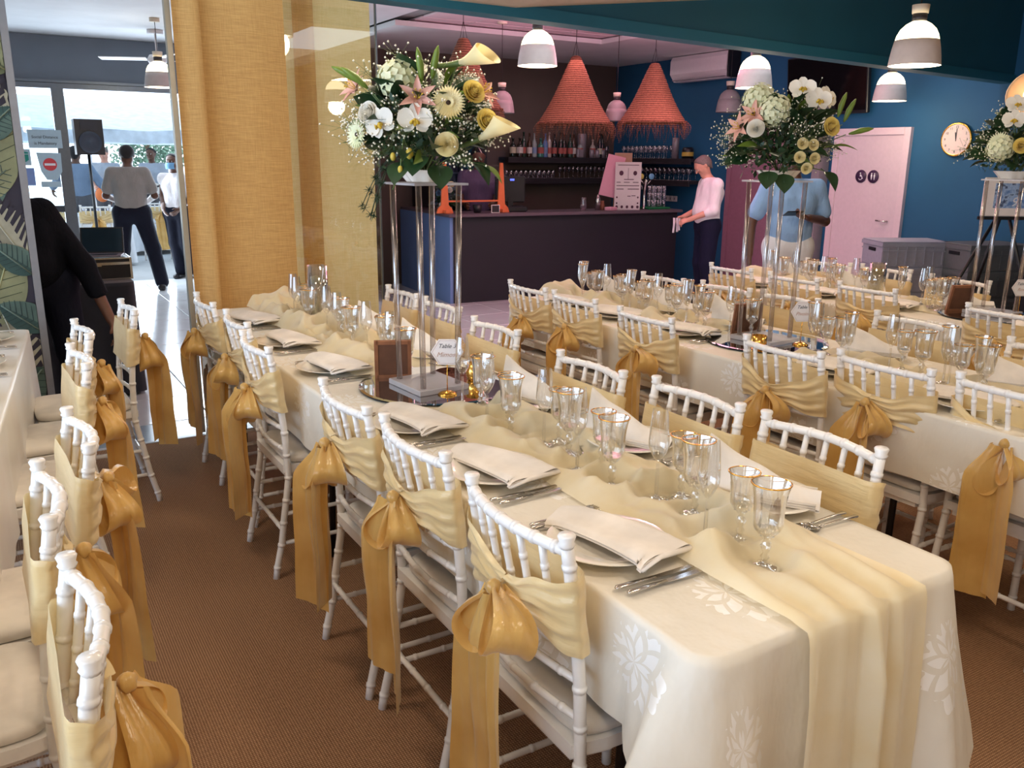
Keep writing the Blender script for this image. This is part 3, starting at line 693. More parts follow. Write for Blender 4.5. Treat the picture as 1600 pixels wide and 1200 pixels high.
def bouquet(loc,label,items,seed,rx=.22,h=.30,sprigs=70,leaves=46,fern=True,sc_=1.0,breath=True):
    r=random.Random(seed); e=empty('flower_arrangement',loc,0,label,'flowers'); e.scale=(sc_,)*3
    core=Vector((0,0,h*.38))
    m=MB()
    m.grid(lambda u,v:Vector(((.06+.035*v+.006*math.cos(14*PI*u))*math.cos(2*PI*u),(.06+.035*v+.006*math.cos(14*PI*u))*math.sin(2*PI*u),.002+.040*v)),36,4,closed=True); m.disc((0,0,.012),.062,20); m.build('white_bowl',CHINA,e)
    for (k,a,b,c,face) in items:
        p=CR*a+CF*c+Vector((0,0,b)); d=CR*face[0]+CF*face[1]+Vector((0,0,face[2]))
        if k in('bud','leaf','leafb','leafl','leafs'): M=mframe(Vector(d).cross(Vector((0,0,1)))+Vector((0,0,.001))) ; M=(Vector(d).to_track_quat('Y','Z')).to_matrix()
        else: M=mframe(d,0)
        if k=='orchid': M=(Vector(d).to_track_quat('Z','Y')).to_matrix()@Matrix.Rotation((face[3] if len(face)>3 else 0),3,'Z')
        o=link(KNAME[k],FL[k],e,p,M.to_euler())
        if k=='hydra': o.scale=(1.1,)*3
        if k=='calla': o.scale=(1.15,)*3
        if k in KLAB: o['label']=KLAB[k]
        # stem to core
    ms=MB()
    for (k,a,b,c,face) in items:
        p=CR*a+CF*c+Vector((0,0,b)); d=(CR*face[0]+CF*face[1]+Vector((0,0,face[2]))).normalized()
        ms.tube([p-d*.012,p*.5+core*.3,Vector((0,0,.03))],[.0022,.0022,.0022],5)
    o=ms.build('flower_stems',STEMM,e); o['kind']='stuff'
    for i in range(leaves):
        z=r.uniform(-.30,.85); a=r.uniform(0,2*PI); q=math.sqrt(1-z*z) if abs(z)<1 else 0
        d=Vector((q*math.cos(a),q*math.sin(a),z)); p=core+Vector((d.x*rx*.62,d.y*rx*.62,d.z*h*.5))
        k='leafl' if r.random()<.16 else ('leafb' if r.random()<.4 else 'leaf')
        if not breath: k='leafs' if r.random()<.5 else 'leaf'
        M=((d+Vector((0,0,.2))).to_track_quat('Y','Z')).to_matrix()@Matrix.Rotation(r.uniform(-1,1),3,'Y'); s=r.uniform(.75,1.15)
        link('leaf',FL[k],e,p,M.to_euler(),(s,s,s))
    fo=MB()   # dense filler foliage between the blooms
    for i in range(820):
        z=r.uniform(-.55,.9); a=r.uniform(0,2*PI); q=math.sqrt(max(0,1-z*z)); d=Vector((q*math.cos(a),q*math.sin(a),z)); rr=r.uniform(.25,.86)
        p=core+Vector((d.x*rx*rr,d.y*rx*rr,d.z*h*.60*rr)); t=Vector((r.gauss(0,1),r.gauss(0,1),r.gauss(0,1))).normalized(); s=r.uniform(.02,.042); t2=t.cross(d+Vector((.01,0,0))).normalized()
        fo.add([p,p+t*s*.5+t2*s*.28,p+t*s,p+t*s*.5-t2*s*.28],[(0,1,2,3)],0,True)
    o=fo.build('filler_foliage',LEAFM,e); o['kind']='stuff'
    if breath:
        g=MB()
        for i in range(sprigs):
            z=r.uniform(-.28,.92); a=r.uniform(0,2*PI); q=math.sqrt(max(0,1-z*z)); d=Vector((q*math.cos(a)*rx,q*math.sin(a)*rx,z*h*.62)); L=r.uniform(.86,1.24)
            if d.dot(CF)>.45*rx and r.random()<.85: continue
            gyps(g,core+d*.35,d,d.length*(L-.35),22,.052,seed*100+i)
        o=g.build('gypsophila',[BREATH,STEMM],e); o['kind']='stuff'
    if fern:
        f=MB()
        for i in range(5):
            a=-1.0+r.uniform(-.35,.3); base=core+CR*(-.10)+Vector((0,0,-.05)); d=(CR*(-.75)+CF*r.uniform(-.1,.6)+Vector((0,0,r.uniform(-1.3,-.5)))).normalized()
            P=[base+d*(.03*j)+Vector((0,0,-.004*j*j)) for j in range(6)]; f.tube(P,[.0015]*6,4)
            for p in P[1:]:
                for k in range(16):
                    t=Vector((r.gauss(0,1),r.gauss(0,1),r.gauss(0,1))).normalized(); f.tube([p,p+t*.020],[.0012,.0004],3)
        o=f.build('fern_sprays',LEAFM,e); o['kind']='stuff'
    return e
ACR=thin_glass('clear_acrylic',(.95,.95,.96),.10,.8,1.3,.05)
def acrod():
    t=NT('acrylic_rod'); lw=t.node('ShaderNodeLayerWeight'); lw.inputs[0].default_value=.5
    fac=t.ramp(lw.outputs['Facing'],[(0,(.5,.5,.5,1)),(.22,(.10,.10,.10,1)),(.5,(.55,.55,.55,1)),(.85,(.85,.85,.85,1))])
    tr=t.node('ShaderNodeBsdfTransparent'); tr.inputs[0].default_value=(.8,.78,.77,1); gl=t.node('ShaderNodeBsdfGlossy'); gl.inputs['Roughness'].default_value=.22; gl.inputs[0].default_value=(.78,.72,.70,1)
    mx=t.node('ShaderNodeMixShader'); t.l.new(fac,mx.inputs[0]); t.l.new(tr.outputs[0],mx.inputs[1]); t.l.new(gl.outputs[0],mx.inputs[2]); t.l.new(mx.outputs[0],t.out.inputs[0]); t.n.remove(t.b); return t.mat
ROD=acrod()
FROST=M_('frosted_acrylic',(240,236,238),.25,.02,alpha=.42)
def stand(x,y,where,zt=.785,h=.735,rz=0.08):
    e=empty('flower_stand',(x,y,zt),rz,'clear acrylic flower stand of four tall rods '+where,'flower stand')
    m=MB(); m.bbox((0,0,.010),(.205,.235,.020),.002); m.build('base_plate',FROST,e)
    for a in(-1,1):
        for b in(-1,1): m=MB(); m.tube([(a*.072,b*.088,.02),(a*.080,b*.092,h-.008)],.0105,14); m.build('rod',ROD,e)
    m=MB(); m.bbox((0,0,h-.004),(.215,.225,.008),.001); m.build('top_plate',FROST,e); return e
MIRROR=metal('mirror_glass',(225,225,225),.02)
def mirror_disc(x,y,where,r=.29,z=.776):
    e=empty('mirror_plate',(x,y,z),0,'round mirror tray '+where,'mirror')
    m=MB(); m.lathe([(.0005,0),(r,0),(r,.004)],64); m.build('backing',DARKST,e)
    m=MB(); m.lathe([(r,.004),(r-.012,.006),(.0005,.006)],64,smooth=False); m.build('mirror_face',MIRROR,e)
    return e
INK=M_('black_ink',(60,58,64),.7); INKG=M_('gold_ink',(196,160,140),.6); CARD=M_('white_card',(240,232,228),.6,.02); FWOOD=M_('frame_wood',(150,96,64),.5,.2,20); FBACK=M_('frame_backing',(104,66,44),.7,.15,20); BRASS=metal('brass',(220,170,80),.22)
def text(s,size,mat,parent,loc,rot,name='lettering',ext=.0004,shear=.35,align='CENTER',label=None):
    c=bpy.data.curves.new(name,'FONT'); c.body=s; c.size=size; c.extrude=ext; c.align_x=align; c.align_y='CENTER'; c.shear=shear; c.resolution_u=3
    o=bpy.data.objects.new(name+'_curve',c); me=bpy.data.meshes.new_from_object(o); bpy.data.objects.remove(o); me.materials.clear(); me.materials.append(mat)
    return link(name,me,parent,loc,rot)
def hexcard(x,y,n,word,where,face=-.50,z=.782):
    e=empty('table_card',(x,y,z),face,'white hexagonal "Table %s" card on a brass stem '%n+where,'table card')
    hx=[(.058*math.cos(k*PI/3),.053*math.sin(k*PI/3)) for k in range(6)]
    Mx=Matrix.Translation((0,0,.155))@Matrix.Rotation(PI/2,4,'X')
    m=MB(); m.prism(hx,-.001,.001,0,Mx); m.build('card',CARD,e)
    hx2=[(a*.90,b*.90) for a,b in hx]; m=MB()
    for k in range(6):
        a,b=hx2[k],hx2[(k+1)%6]; m.tube([(a[0],-.0014,.155+a[1]),(b[0],-.0014,.155+b[1])],.0005,4)
    m.build('gold_border',INKG,e)
    text('Table '+n,.021,INK,e,(0,-.0014,.176),(PI/2,0,0)); text(word,.024,INKG,e,(0,-.0014,.145),(PI/2,0,0))
    m=MB(); m.tube([(0,.001,.012),(0,.002,.115)],.0018,8); m.build('stem',BRASS,e)
    m=MB(); m.lathe([(.0005,0),(.034,0),(.034,.004),(.026,.009),(.012,.013),(.0005,.015)],20,facet=.05); m.build('base',BRASS,e); return e
def pframe(x,y,rz,where,z=.782):
    e=empty('photo_frame',(x,y,z),rz,'brown wooden photo frame seen from behind '+where,'photo frame')
    W,Hh=.125,.155; T=Matrix.Rotation(-.22,4,'X')
    def b(c,d,mat,n): m=MB(); m.box((0,0,0),d); m.v=[tuple(T@(Vector(p)+Vector(c))) for p in m.v]; m.build(n,mat,e)
    b((-W/2,0,Hh/2),(.014,.014,Hh),FWOOD,'frame_bar'); b((W/2,0,Hh/2),(.014,.014,Hh),FWOOD,'frame_bar'); b((0,0,.007),(W,.014,.014),FWOOD,'frame_bar'); b((0,0,Hh-.007),(W,.014,.014),FWOOD,'frame_bar')
    b((0,.002,Hh/2),(W-.014,.006,Hh-.014),FBACK,'backing_board')
    m=MB(); m.add([T@Vector(p) for p in((-.02,-.004,.10),(.02,-.004,.10))]+[Vector((.024,-.055,0)),Vector((-.024,-.055,0))],[(0,1,2,3)],0,False); m.build('easel_strut',FWOOD,e)
    b((.02,-.006,.045),(.03,.001,.03),CARD,'price_sticker'); return e
def votive(x,y,where,z=.783):
    e=empty('candle_holder',(x,y,z),0,'small gold glass candle holder '+where,'candle holder')
    m=MB(); m.lathe([(.0005,0),(.028,0),(.033,.02),(.034,.065),(.032,.065),(.030,.022),(.0005,.006)],18,facet=.05); m.build('cup',GOLD,e)
    m=MB(); m.lathe([(.0005,.008),(.024,.008),(.024,.03),(.0005,.031)],14); m.build('candle',CARD,e); return e
# ---------------------------------------------------------------- people (distance-field bodies, meshed by surface nets)
def surface_nets(F,org,h):
    nx,ny,nz=F.shape; ins=F<0
    C=[ins[i:nx-1+i,j:ny-1+j,k:nz-1+k] for i in(0,1) for j in(0,1) for k in(0,1)]
    s=sum(c.astype(np.int8) for c in C); act=(s>0)&(s<8); idx=np.full(act.shape,-1,np.int64); A=np.argwhere(act); idx[act]=np.arange(len(A))
    pos=np.zeros((len(A),3)); cnt=np.zeros(len(A)); a0=A
    for ax in range(3):
        o=[q for q in range(3) if q!=ax]
        for p in(0,1):
            for q in(0,1):
                st=a0.copy(); st[:,o[0]]+=p; st[:,o[1]]+=q; en=st.copy(); en[:,ax]+=1
                f0=F[st[:,0],st[:,1],st[:,2]]; f1=F[en[:,0],en[:,1],en[:,2]]; cr=(f0<0)!=(f1<0)
                t=np.where(cr,f0/np.where(cr,f0-f1,1),0); P=st.astype(float); P[:,ax]+=t
                pos[cr]+=P[cr]; cnt[cr]+=1
    pos=pos/cnt[:,None]*h+org
    faces=[]
    for ax in range(3):
        o=[(ax+1)%3,(ax+2)%3]
        sl0=[slice(1,-1)]*3; sl0[ax]=slice(0,-1); sl1=list(sl0); sl1[ax]=slice(1,None)
        e0=ins[tuple(sl0)]; e1=ins[tuple(sl1)]
        for cond,flip in((e0&~e1,False),(~e0&e1,True)):
            E=np.argwhere(cond)
            if not len(E): continue
            E=E+np.array([0 if i==ax else 1 for i in range(3)])
            q=[]
            for da,db in((-1,-1),(0,-1),(0,0),(-1,0)):
                c=E.copy(); c[:,o[0]]+=da; c[:,o[1]]+=db; q.append(idx[c[:,0],c[:,1],c[:,2]])
            q=np.stack(q,1); q=q[(q>=0).all(1)]
            if flip: q=q[:,::-1]
            faces.append(q)
    return pos,np.concatenate(faces)
def field_mesh(name,prims,h,mat,k=.02,clips=(),cap=.06):
    P=np.array([list(p[0]) for p in prims]+[list(p[1]) for p in prims]); mr=max(max(p[2],p[3]) for p in prims)
    lo=P.min(0)-mr-3*h; hi=P.max(0)+mr+3*h; n=np.ceil((hi-lo)/h).astype(int)+1
    F=np.full(n,1.0,np.float32)
    for p in prims:
        a,b,ra,rb=p[:4]; kk=p[4] if len(p)>4 else k; a=np.array(a,float); b=np.array(b,float); mg=max(ra,rb)+kk+cap
        l=np.maximum(0,np.floor((np.minimum(a,b)-mg-lo)/h).astype(int)); u=np.minimum(n,np.ceil((np.maximum(a,b)+mg-lo)/h).astype(int)+1)
        X=lo[0]+h*np.arange(l[0],u[0])[:,None,None]; Y=lo[1]+h*np.arange(l[1],u[1])[None,:,None]; Z=lo[2]+h*np.arange(l[2],u[2])[None,None,:]
        d=b-a; L=max(1e-9,d@d); t=np.clip(((X-a[0])*d[0]+(Y-a[1])*d[1]+(Z-a[2])*d[2])/L,0,1)
        D=np.sqrt((X-a[0]-t*d[0])**2+(Y-a[1]-t*d[1])**2+(Z-a[2]-t*d[2])**2)-(ra+(rb-ra)*t)
        S=F[l[0]:u[0],l[1]:u[1],l[2]:u[2]]; hh=np.maximum(kk-np.abs(S-D),0)/kk
        F[l[0]:u[0],l[1]:u[1],l[2]:u[2]]=np.minimum(S,D)-hh*hh*kk*.25
    X=lo[0]+h*np.arange(n[0])[:,None,None]; Y=lo[1]+h*np.arange(n[1])[None,:,None]; Z=lo[2]+h*np.arange(n[2])[None,None,:]
    for (pt,nr) in clips:   # keep the side the normal points away from
        F=np.maximum(F,(X-pt[0])*nr[0]+(Y-pt[1])*nr[1]+(Z-pt[2])*nr[2])
    v,f=surface_nets(F,lo,h)
    me=bpy.data.meshes.new(name); me.vertices.add(len(v)); me.vertices.foreach_set('co',v.ravel()); me.loops.add(f.size); me.loops.foreach_set('vertex_index',f.ravel().astype(np.int32))
    me.polygons.add(len(f)); me.polygons.foreach_set('loop_start',np.arange(0,f.size,4,dtype=np.int32)); me.polygons.foreach_set('loop_total',np.full(len(f),4,np.int32)); me.polygons.foreach_set('use_smooth',np.ones(len(f),bool))
    me.materials.append(mat); me.update(calc_edges=True); me.validate(); return me
def V3(*a): return np.array(a,float)
def std(s=1.0):
    J=dict(pel=V3(0,0,.95),wa=V3(0,.0,1.10),chest=V3(0,.0,1.30),neck=V3(0,-.01,1.45),head=V3(0,.02,1.62),hd=V3(0,1,0),hu=V3(0,0,1))
    for s_,c in((1,'R'),(-1,'L')):
        J['sh'+c]=V3(.175*s_,-.01,1.40); J['el'+c]=V3(.225*s_,-.03,1.12); J['wr'+c]=V3(.235*s_,.03,.87); J['hd'+c]=V3(0,.1,-1); J['pn'+c]=V3(-s_,0,0)
        J['hp'+c]=V3(.09*s_,0,.92); J['kn'+c]=V3(.10*s_,.02,.49); J['an'+c]=V3(.105*s_,-.02,.08); J['ft'+c]=V3(.02*s_,1,0)
    return J
def nz(v): v=np.array(v,float); return v/np.linalg.norm(v)
def figure(label,loc,rz,J,skin,shirt,trous,shoe,hair,name='person',sleeve=.62,h=.0105,shirt_hem=-.06,tuck=False,eyes=True,bald=False,fine=False,scale=1.0,extra=None,hand_skin=None,belly=0,long_trous=True,female=False):
    e=empty(name,loc,rz,label,'person'); e.scale=(scale,)*3
    P=[]; T=[]; S=[]; g=.016
    pel,wa,ch,nk,hd=J['pel'],J['wa'],J['chest'],J['neck'],J['head']; fx=nz(J['shR']-J['shL'])
    hipx=nz(J['hpR']-J['hpL'])
    def both(a,b,ra,rb,off,offb=None,k=.04,dst=None,infl=0):
        ob=off if offb is None else offb
        for s in(-1,1): (P if dst is None else dst).append((a+fx*off*s,b+fx*ob*s,ra+infl,rb+infl,k))
    up=nz(nk-pel); fw=nz(np.cross(up,fx))
    tw=.105 if not female else .09
    for dst,infl in((None,0),(S,g)):
        both(pel,wa,.105,tw,.062,.05,dst=dst,infl=infl); both(wa,ch,tw,.112,.05,.070,dst=dst,infl=infl); both(ch,J['neck']-up*.09,.108,.062,.072,.09,dst=dst,infl=infl)
        (P if dst is None else dst).append((J['shL']-up*.025,J['shR']-up*.025,.046+infl,.046+infl,.05))
        for q in('shL','shR'): (P if dst is None else dst).append((nk-up*.035,J[q]-up*.01,.050+infl*.7,.044+infl,.04))
        (P if dst is None else dst).append((nk-up*.07,nk-up*.02,.07+infl,.058+infl*.6,.05))
        if belly: (P if dst is None else dst).append((wa+fw*belly-up*.02,wa+fw*belly*.6+up*.08,.10+infl,.09+infl,.06))
    P.append((nk-up*.05,hd-nz(J['hu'])*.05,.056,.052,.03))
    f=nz(J['hd']); u=nz(J['hu']-f*(np.array(J['hu'])@f)); r=np.cross(f,u)
    # head: cranium, face, jaw, nose, brow, lips, ears
    P+= [(hd+u*.022-f*.022,hd+u*.028+f*.012,.080,.076,.02),(hd+f*.020-u*.02,hd+f*.040-u*.078,.064,.034,.03),(hd-r*.030-u*.055+f*.012,hd+r*.030-u*.055+f*.012,.036,.036,.03),
         (hd+f*.086+u*.010,hd+f*.108-u*.020,.009,.013,.010),(hd+f*.080+u*.026-r*.03,hd+f*.080+u*.026+r*.03,.014,.014,.014),(hd+f*.082-u*.046-r*.015,hd+f*.082-u*.046+r*.015,.008,.008,.010),(hd+f*.073-u*.084,hd+f*.073-u*.080,.016,.014,.014),
         (hd+f*.066-r*.042-u*.012,hd+f*.064-r*.034-u*.03,.016,.012,.02),(hd+f*.066+r*.042-u*.012,hd+f*.064+r*.034-u*.03,.016,.012,.02)]
    for s in(-1,1): P.append((hd+r*s*.078-f*.006+u*.012,hd+r*s*.080-f*.004-u*.018,.014,.009,.008))
    for c,s in(('R',1),('L',-1)):
        sh,el,wr=J['sh'+c],J['el'+c],J['wr'+c]
        P+=[(sh,el,.052,.041,.03),(el,wr,.041,.028,.02)]
        t=sleeve
        if t<=1: S.append((sh,sh+(el-sh)*t,.055+g,.050+g*1.3,.03))
        else: S+= [(sh,el,.054+g,.046+g,.03),(el,el+(wr-el)*(t-1),.045+g,.036+g,.03)]
        # hand
        d=nz(J['hd'+c]); pn=nz(J['pn'+c]); pn=nz(pn-d*(pn@d)); sd=np.cross(d,pn)
        kn=wr+d*.085
        for q in(-1,0,1): P.append((wr+d*.012+sd*.010*q,kn+sd*.024*q,.017,.013,.012))
        for i,(q,L) in enumerate(((-.031,.062),(-.0105,.076),(.0105,.072),(.031,.055))):
            cu=J.get('cu'+c,.35); m=kn+sd*q+nz(d*math.cos(cu)+pn*math.sin(cu))*L*.5; P+=[(kn+sd*q-d*.01,m,.0105,.0098,.004),(m,m+nz(d*math.cos(cu*2.4)+pn*math.sin(cu*2.4))*L*.5,.0098,.0085,.004)]
        ts=J.get('ts'+c,-1); b=wr+d*.03+sd*.024*ts; m=b+nz(d*.75+sd*ts*.75+pn*.4)*.038; P+=[(b,m,.0135,.0115,.008),(m,m+nz(d*.95+sd*ts*.2+pn*.5)*.03,.0112,.0092,.005)]
        hp,kn_,an=J['hp'+c],J['kn'+c],J['an'+c]
        P+=[(hp,kn_,.086,.056,.04),(kn_,an,.054,.038,.02),(kn_+(an-kn_)*.3-nz(J['ft'+c])*.012,kn_+(an-kn_)*.5,.050,.040,.03)]
        T+=[(hp+V3(0,0,.0),kn_,.094+g,.072+g,.04),(kn_,an+V3(0,0,.02),.070+g,.062+g,.03)]
        ft=nz(J['ft'+c]); toe=an+ft*.14-V3(0,0,an[2]*.62); hl=an-ft*.05-V3(0,0,an[2]*.5)
        P+=[(an,hl,.036,.034,.02),(hl,toe,.034,.026,.02)]
        sm=field_mesh('shoe',[(an+V3(0,0,.005),hl,.046,.043,.02),(hl,toe+ft*.02,.044,.036,.02),(toe,toe+ft*.02,.038,.034,.02)],.011,shoe,clips=[(V3(0,0,.004 if an[2]<.2 else -9),V3(0,0,-1))]); link('shoe',sm,e)
    T+= [(J['hpL'],J['hpR'],.098+g,.098+g,.05),(pel-fx*.055,pel+fx*.055,.100+g,.100+g,.05)]
    if extra: P+=extra
    link('body',field_mesh('body',P,h if not fine else h*.8,skin),e)
    if shirt is not None:
        hm=pel+up*shirt_hem
        link('shirt',field_mesh('shirt',S,h*1.1,shirt,clips=[(hm,-up),(nk+up*.018,up)]),e)
    link('trousers',field_mesh('trousers',T,h*1.1,trous,clips=[(pel+up*.075,up)]),e)
    if hair is not None:
        hh=field_mesh('hair',[(hd+u*.024-f*.026,hd+u*.031+f*.010,.087 if not bald else .0835,.082 if not bald else .079,.02),(hd-f*.045-u*.02,hd-f*.04-u*.06,.055,.045,.03)],.0095,hair,clips=[(hd+f*.030+u*.040,nz(f*.85-u*.65))]); link('hair',hh,e)
    if eyes:
        for s in(-1,1):
            m=MB(); c_=hd+f*.079+r*s*.030+u*.004; m.sphere(c_,.012,10,6); m.build('eye',EYEW,e)
            m=MB(); m.sphere(c_+f*.0085,.006,8,5); m.build('pupil',EYED,e)
    return e
EYEW=M_('eye_white',(232,226,220),.2,.02); EYED=M_('eye_dark',(40,28,22),.2,.02)
SK1=M_('skin_fair',(206,150,128),.5,.06,20); SK2=M_('skin_dark',(92,58,42),.45,.08,20); SK3=M_('skin_brown',(120,80,60),.5,.08,20)
def shirtm(n,c,b=.5): 
    t=NT(n); g=t.coord(); f=t.noise(g,6,3); t.set(color=t.ramp(f,[(.3,lin([x*.95 for x in c])),(.7,lin(c))]),rough=.85,sheen=0.0,spec=.2)
    nn=t.noise(t.coord('Object',(9,9,4)),1.6,3,.6); t.bump(nn,b,.03); return t.mat
S_WHITE=shirtm('white_shirt',(240,236,238)); S_BLUE=shirtm('light_blue_shirt',(150,184,222)); S_BEIGE=shirtm('beige_shirt',(150,144,140)); S_PURP=shirtm('purple_shirt',(112,92,124)); S_DEN=shirtm('denim_shirt',(124,142,164)); S_BLACK=shirtm('black_jacket',(10,11,20)); S_GREY=shirtm('grey_shirt',(168,174,184))
T_NAVY=shirtm('navy_trousers',(24,26,50),.4); T_BLACK=shirtm('black_trousers',(22,24,38),.4); T_WHITE=shirtm('white_trousers',(232,230,230),.4); T_GREY=shirtm('grey_trousers',(92,92,96),.4)
SHOE=M_('black_shoe',(24,22,26),.35,.05); HAIRG=M_('grey_hair',(108,98,94),.8,.2,90,bump=.5,bs=160); HAIRD=M_('dark_hair',(28,24,26),.8,.2,90,bump=.5,bs=160); MASK=M_('blue_mask',(120,170,210),.8,.03); CLOTHW=cloth_mat('white_rag',(238,232,236),None,.9,.1)
ORG=M_('orange_bag',(226,120,60),.6,.05); PHONE=M_('black_phone',(18,18,22),.15,.02)
def ang(dx,dy): return math.atan2(dy,dx)-PI/2   # rotation so local +Y looks along (dx,dy)
def people():
    # waiter in a white shirt by the bar
    J=std(); J['head']=V3(0,.10,1.60); J['hd']=V3(0,.80,-.62); J['hu']=V3(0,.55,.8); J['neck']=V3(0,.02,1.455); J['chest']=V3(0,-.005,1.30); J['wa']=V3(0,.02,1.10)
    J['elR']=V3(.20,.02,1.11); J['wrR']=V3(.12,.25,1.02); J['hdR']=V3(-.2,1,-.25); J['elL']=V3(-.20,.02,1.11); J['wrL']=V3(-.11,.27,1.0); J['hdL']=V3(.25,1,-.3); J['pnR']=V3(-.6,-.1,-.8); J['pnL']=V3(.6,-.1,-.8); J['cuR']=.7; J['cuL']=.7
    e=figure('grey-haired waiter in a white shirt and navy trousers folding a cloth near the bar',(6.98,7.30,0),ang(-.93,.36),J,SK1,S_WHITE,T_NAVY,SHOE,HAIRG,sleeve=1.25,shirt_hem=-.12,belly=.05,scale=.965)
    m=MB()
    for k in range(4): m.grid(lambda u,v,k=k:Vector((-.045+.03*k+.022*(u-.5)+.01*math.sin(v*4+k),.35+.012*math.sin(u*6+k)+.01*k*(k%2),.975-.13*v-.012*k*v)),6,8)
    o=m.build('cleaning_cloth',CLOTHW,None,e.location,(0,0,e.rotation_euler.z)); tag(o,'white folded cloth held in the waiter\'s hands','cloth')
    # man in light blue shirt whose head is behind the second bouquet
    J=std(); J['shR']=V3(.19,0,1.40); J['shL']=V3(-.19,0,1.40); J['elR']=V3(.31,-.02,1.12); J['wrR']=V3(.325,.05,.87); J['elL']=V3(-.29,-.02,1.13); J['wrL']=V3(-.08,.20,1.17); J['hdL']=V3(.95,.25,.1); J['pnL']=V3(.1,.2,1); J['cuL']=.6; J['hd']=V3(0,.85,-.45); J['hu']=V3(0,.45,.9)
    e=figure('man in a light blue shirt holding a phone behind the second bouquet',(5.62,4.93,0),ang(-.50,-.86),J,SK2,S_BLUE,T_WHITE,SHOE,HAIRD,sleeve=.72,shirt_hem=-.10,belly=.035,scale=1.0)
    m=MB(); m.bbox((0,0,0),(.15,.075,.009),.003); q=m.build('mobile_phone',PHONE,None); a=e.rotation_euler.z; p=Matrix.Rotation(a,3,'Z')@Vector((.06,.235,1.205)); q.location=Vector(e.location)+p; q.rotation_euler=(0.5,0,a+.3); tag(q,'black mobile phone in the hand of the man in light blue','phone')
    # bartender
    J=std(); J['hd']=V3(0,.9,-.4); J['hu']=V3(0,.4,.9); J['elR']=V3(.23,.06,1.12); J['wrR']=V3(.16,.26,1.06); J['hdR']=V3(0,1,0); J['elL']=V3(-.23,.06,1.12); J['wrL']=V3(-.14,.27,1.06); J['hdL']=V3(0,1,0)
    figure('bartender in a purple polo shirt standing behind the bar',(5.22,9.45,0),ang(-.45,-.9),J,SK3,S_PURP,T_BLACK,SHOE,HAIRD,sleeve=.6,h=.013)
    # man in beige shirt from behind in the doorway
    J=std(); J['hpR']=V3(.10,0,.93); J['hpL']=V3(-.10,0,.93); J['knR']=V3(.20,.0,.50); J['anR']=V3(.27,-.05,.08); J['knL']=V3(-.15,.04,.50); J['anL']=V3(-.20,.02,.08); J['hd']=V3(-.1,.85,-.5); J['hu']=V3(0,.5,.85); J['head']=V3(0,.05,1.60)
    J['elR']=V3(.27,.03,1.13); J['wrR']=V3(.16,.22,1.05); J['hdR']=V3(-.6,.8,0); J['elL']=V3(-.27,.03,1.13); J['wrL']=V3(-.16,.22,1.05); J['hdL']=V3(.6,.8,0)
    figure('man in a beige short-sleeved shirt seen from behind in the patio doorway',(1.53,11.35,0),ang(.25,.97),J,SK2,S_BEIGE,T_BLACK,SHOE,HAIRD,sleeve=.7,shirt_hem=.03,scale=1.0)
    # woman with mask, right edge of doorway
    J=std(); J['knR']=V3(.06,.02,.5); J['anR']=V3(.02,.0,.08); J['knL']=V3(-.10,.03,.5); J['anL']=V3(-.16,-.04,.08); J['wrR']=V3(.12,.17,.98); J['elR']=V3(.21,-.02,1.13); J['hdR']=V3(-.5,.6,-.6); J['wrL']=V3(-.12,.17,.98); J['elL']=V3(-.21,-.02,1.13); J['hdL']=V3(.5,.6,-.6)
    e=figure('woman in a white wrap top, black trousers and blue mask beside the curtain',(2.22,12.3,0),ang(-.6,-.8),J,SK2,S_WHITE,T_BLACK,SHOE,HAIRD,sleeve=.12,shirt_hem=.02,scale=.94,female=True)
    m=MB(); m.grid(lambda u,v:Vector(((u-.5)*.13,.085+.055*math.cos((u-.5)*2.6)+.012*math.sin(PI*v),1.605-.085*v)),12,6); m.build('face_mask',MASK,e)
    # bending figure in black behind the wallpapered panel
    J=std(); J['pel']=V3(0,-.02,.92); J['wa']=V3(0,.13,1.03); J['chest']=V3(0,.33,1.10); J['neck']=V3(0,.50,1.10); J['head']=V3(0,.64,1.06); J['hd']=V3(0,.6,-.8); J['hu']=V3(0,.8,.6)
    J['shR']=V3(.18,.44,1.08); J['shL']=V3(-.18,.44,1.08); J['elR']=V3(.20,.58,.80); J['wrR']=V3(.15,.66,.55); J['elL']=V3(-.20,.55,.80); J['wrL']=V3(-.15,.62,.56)
    return J
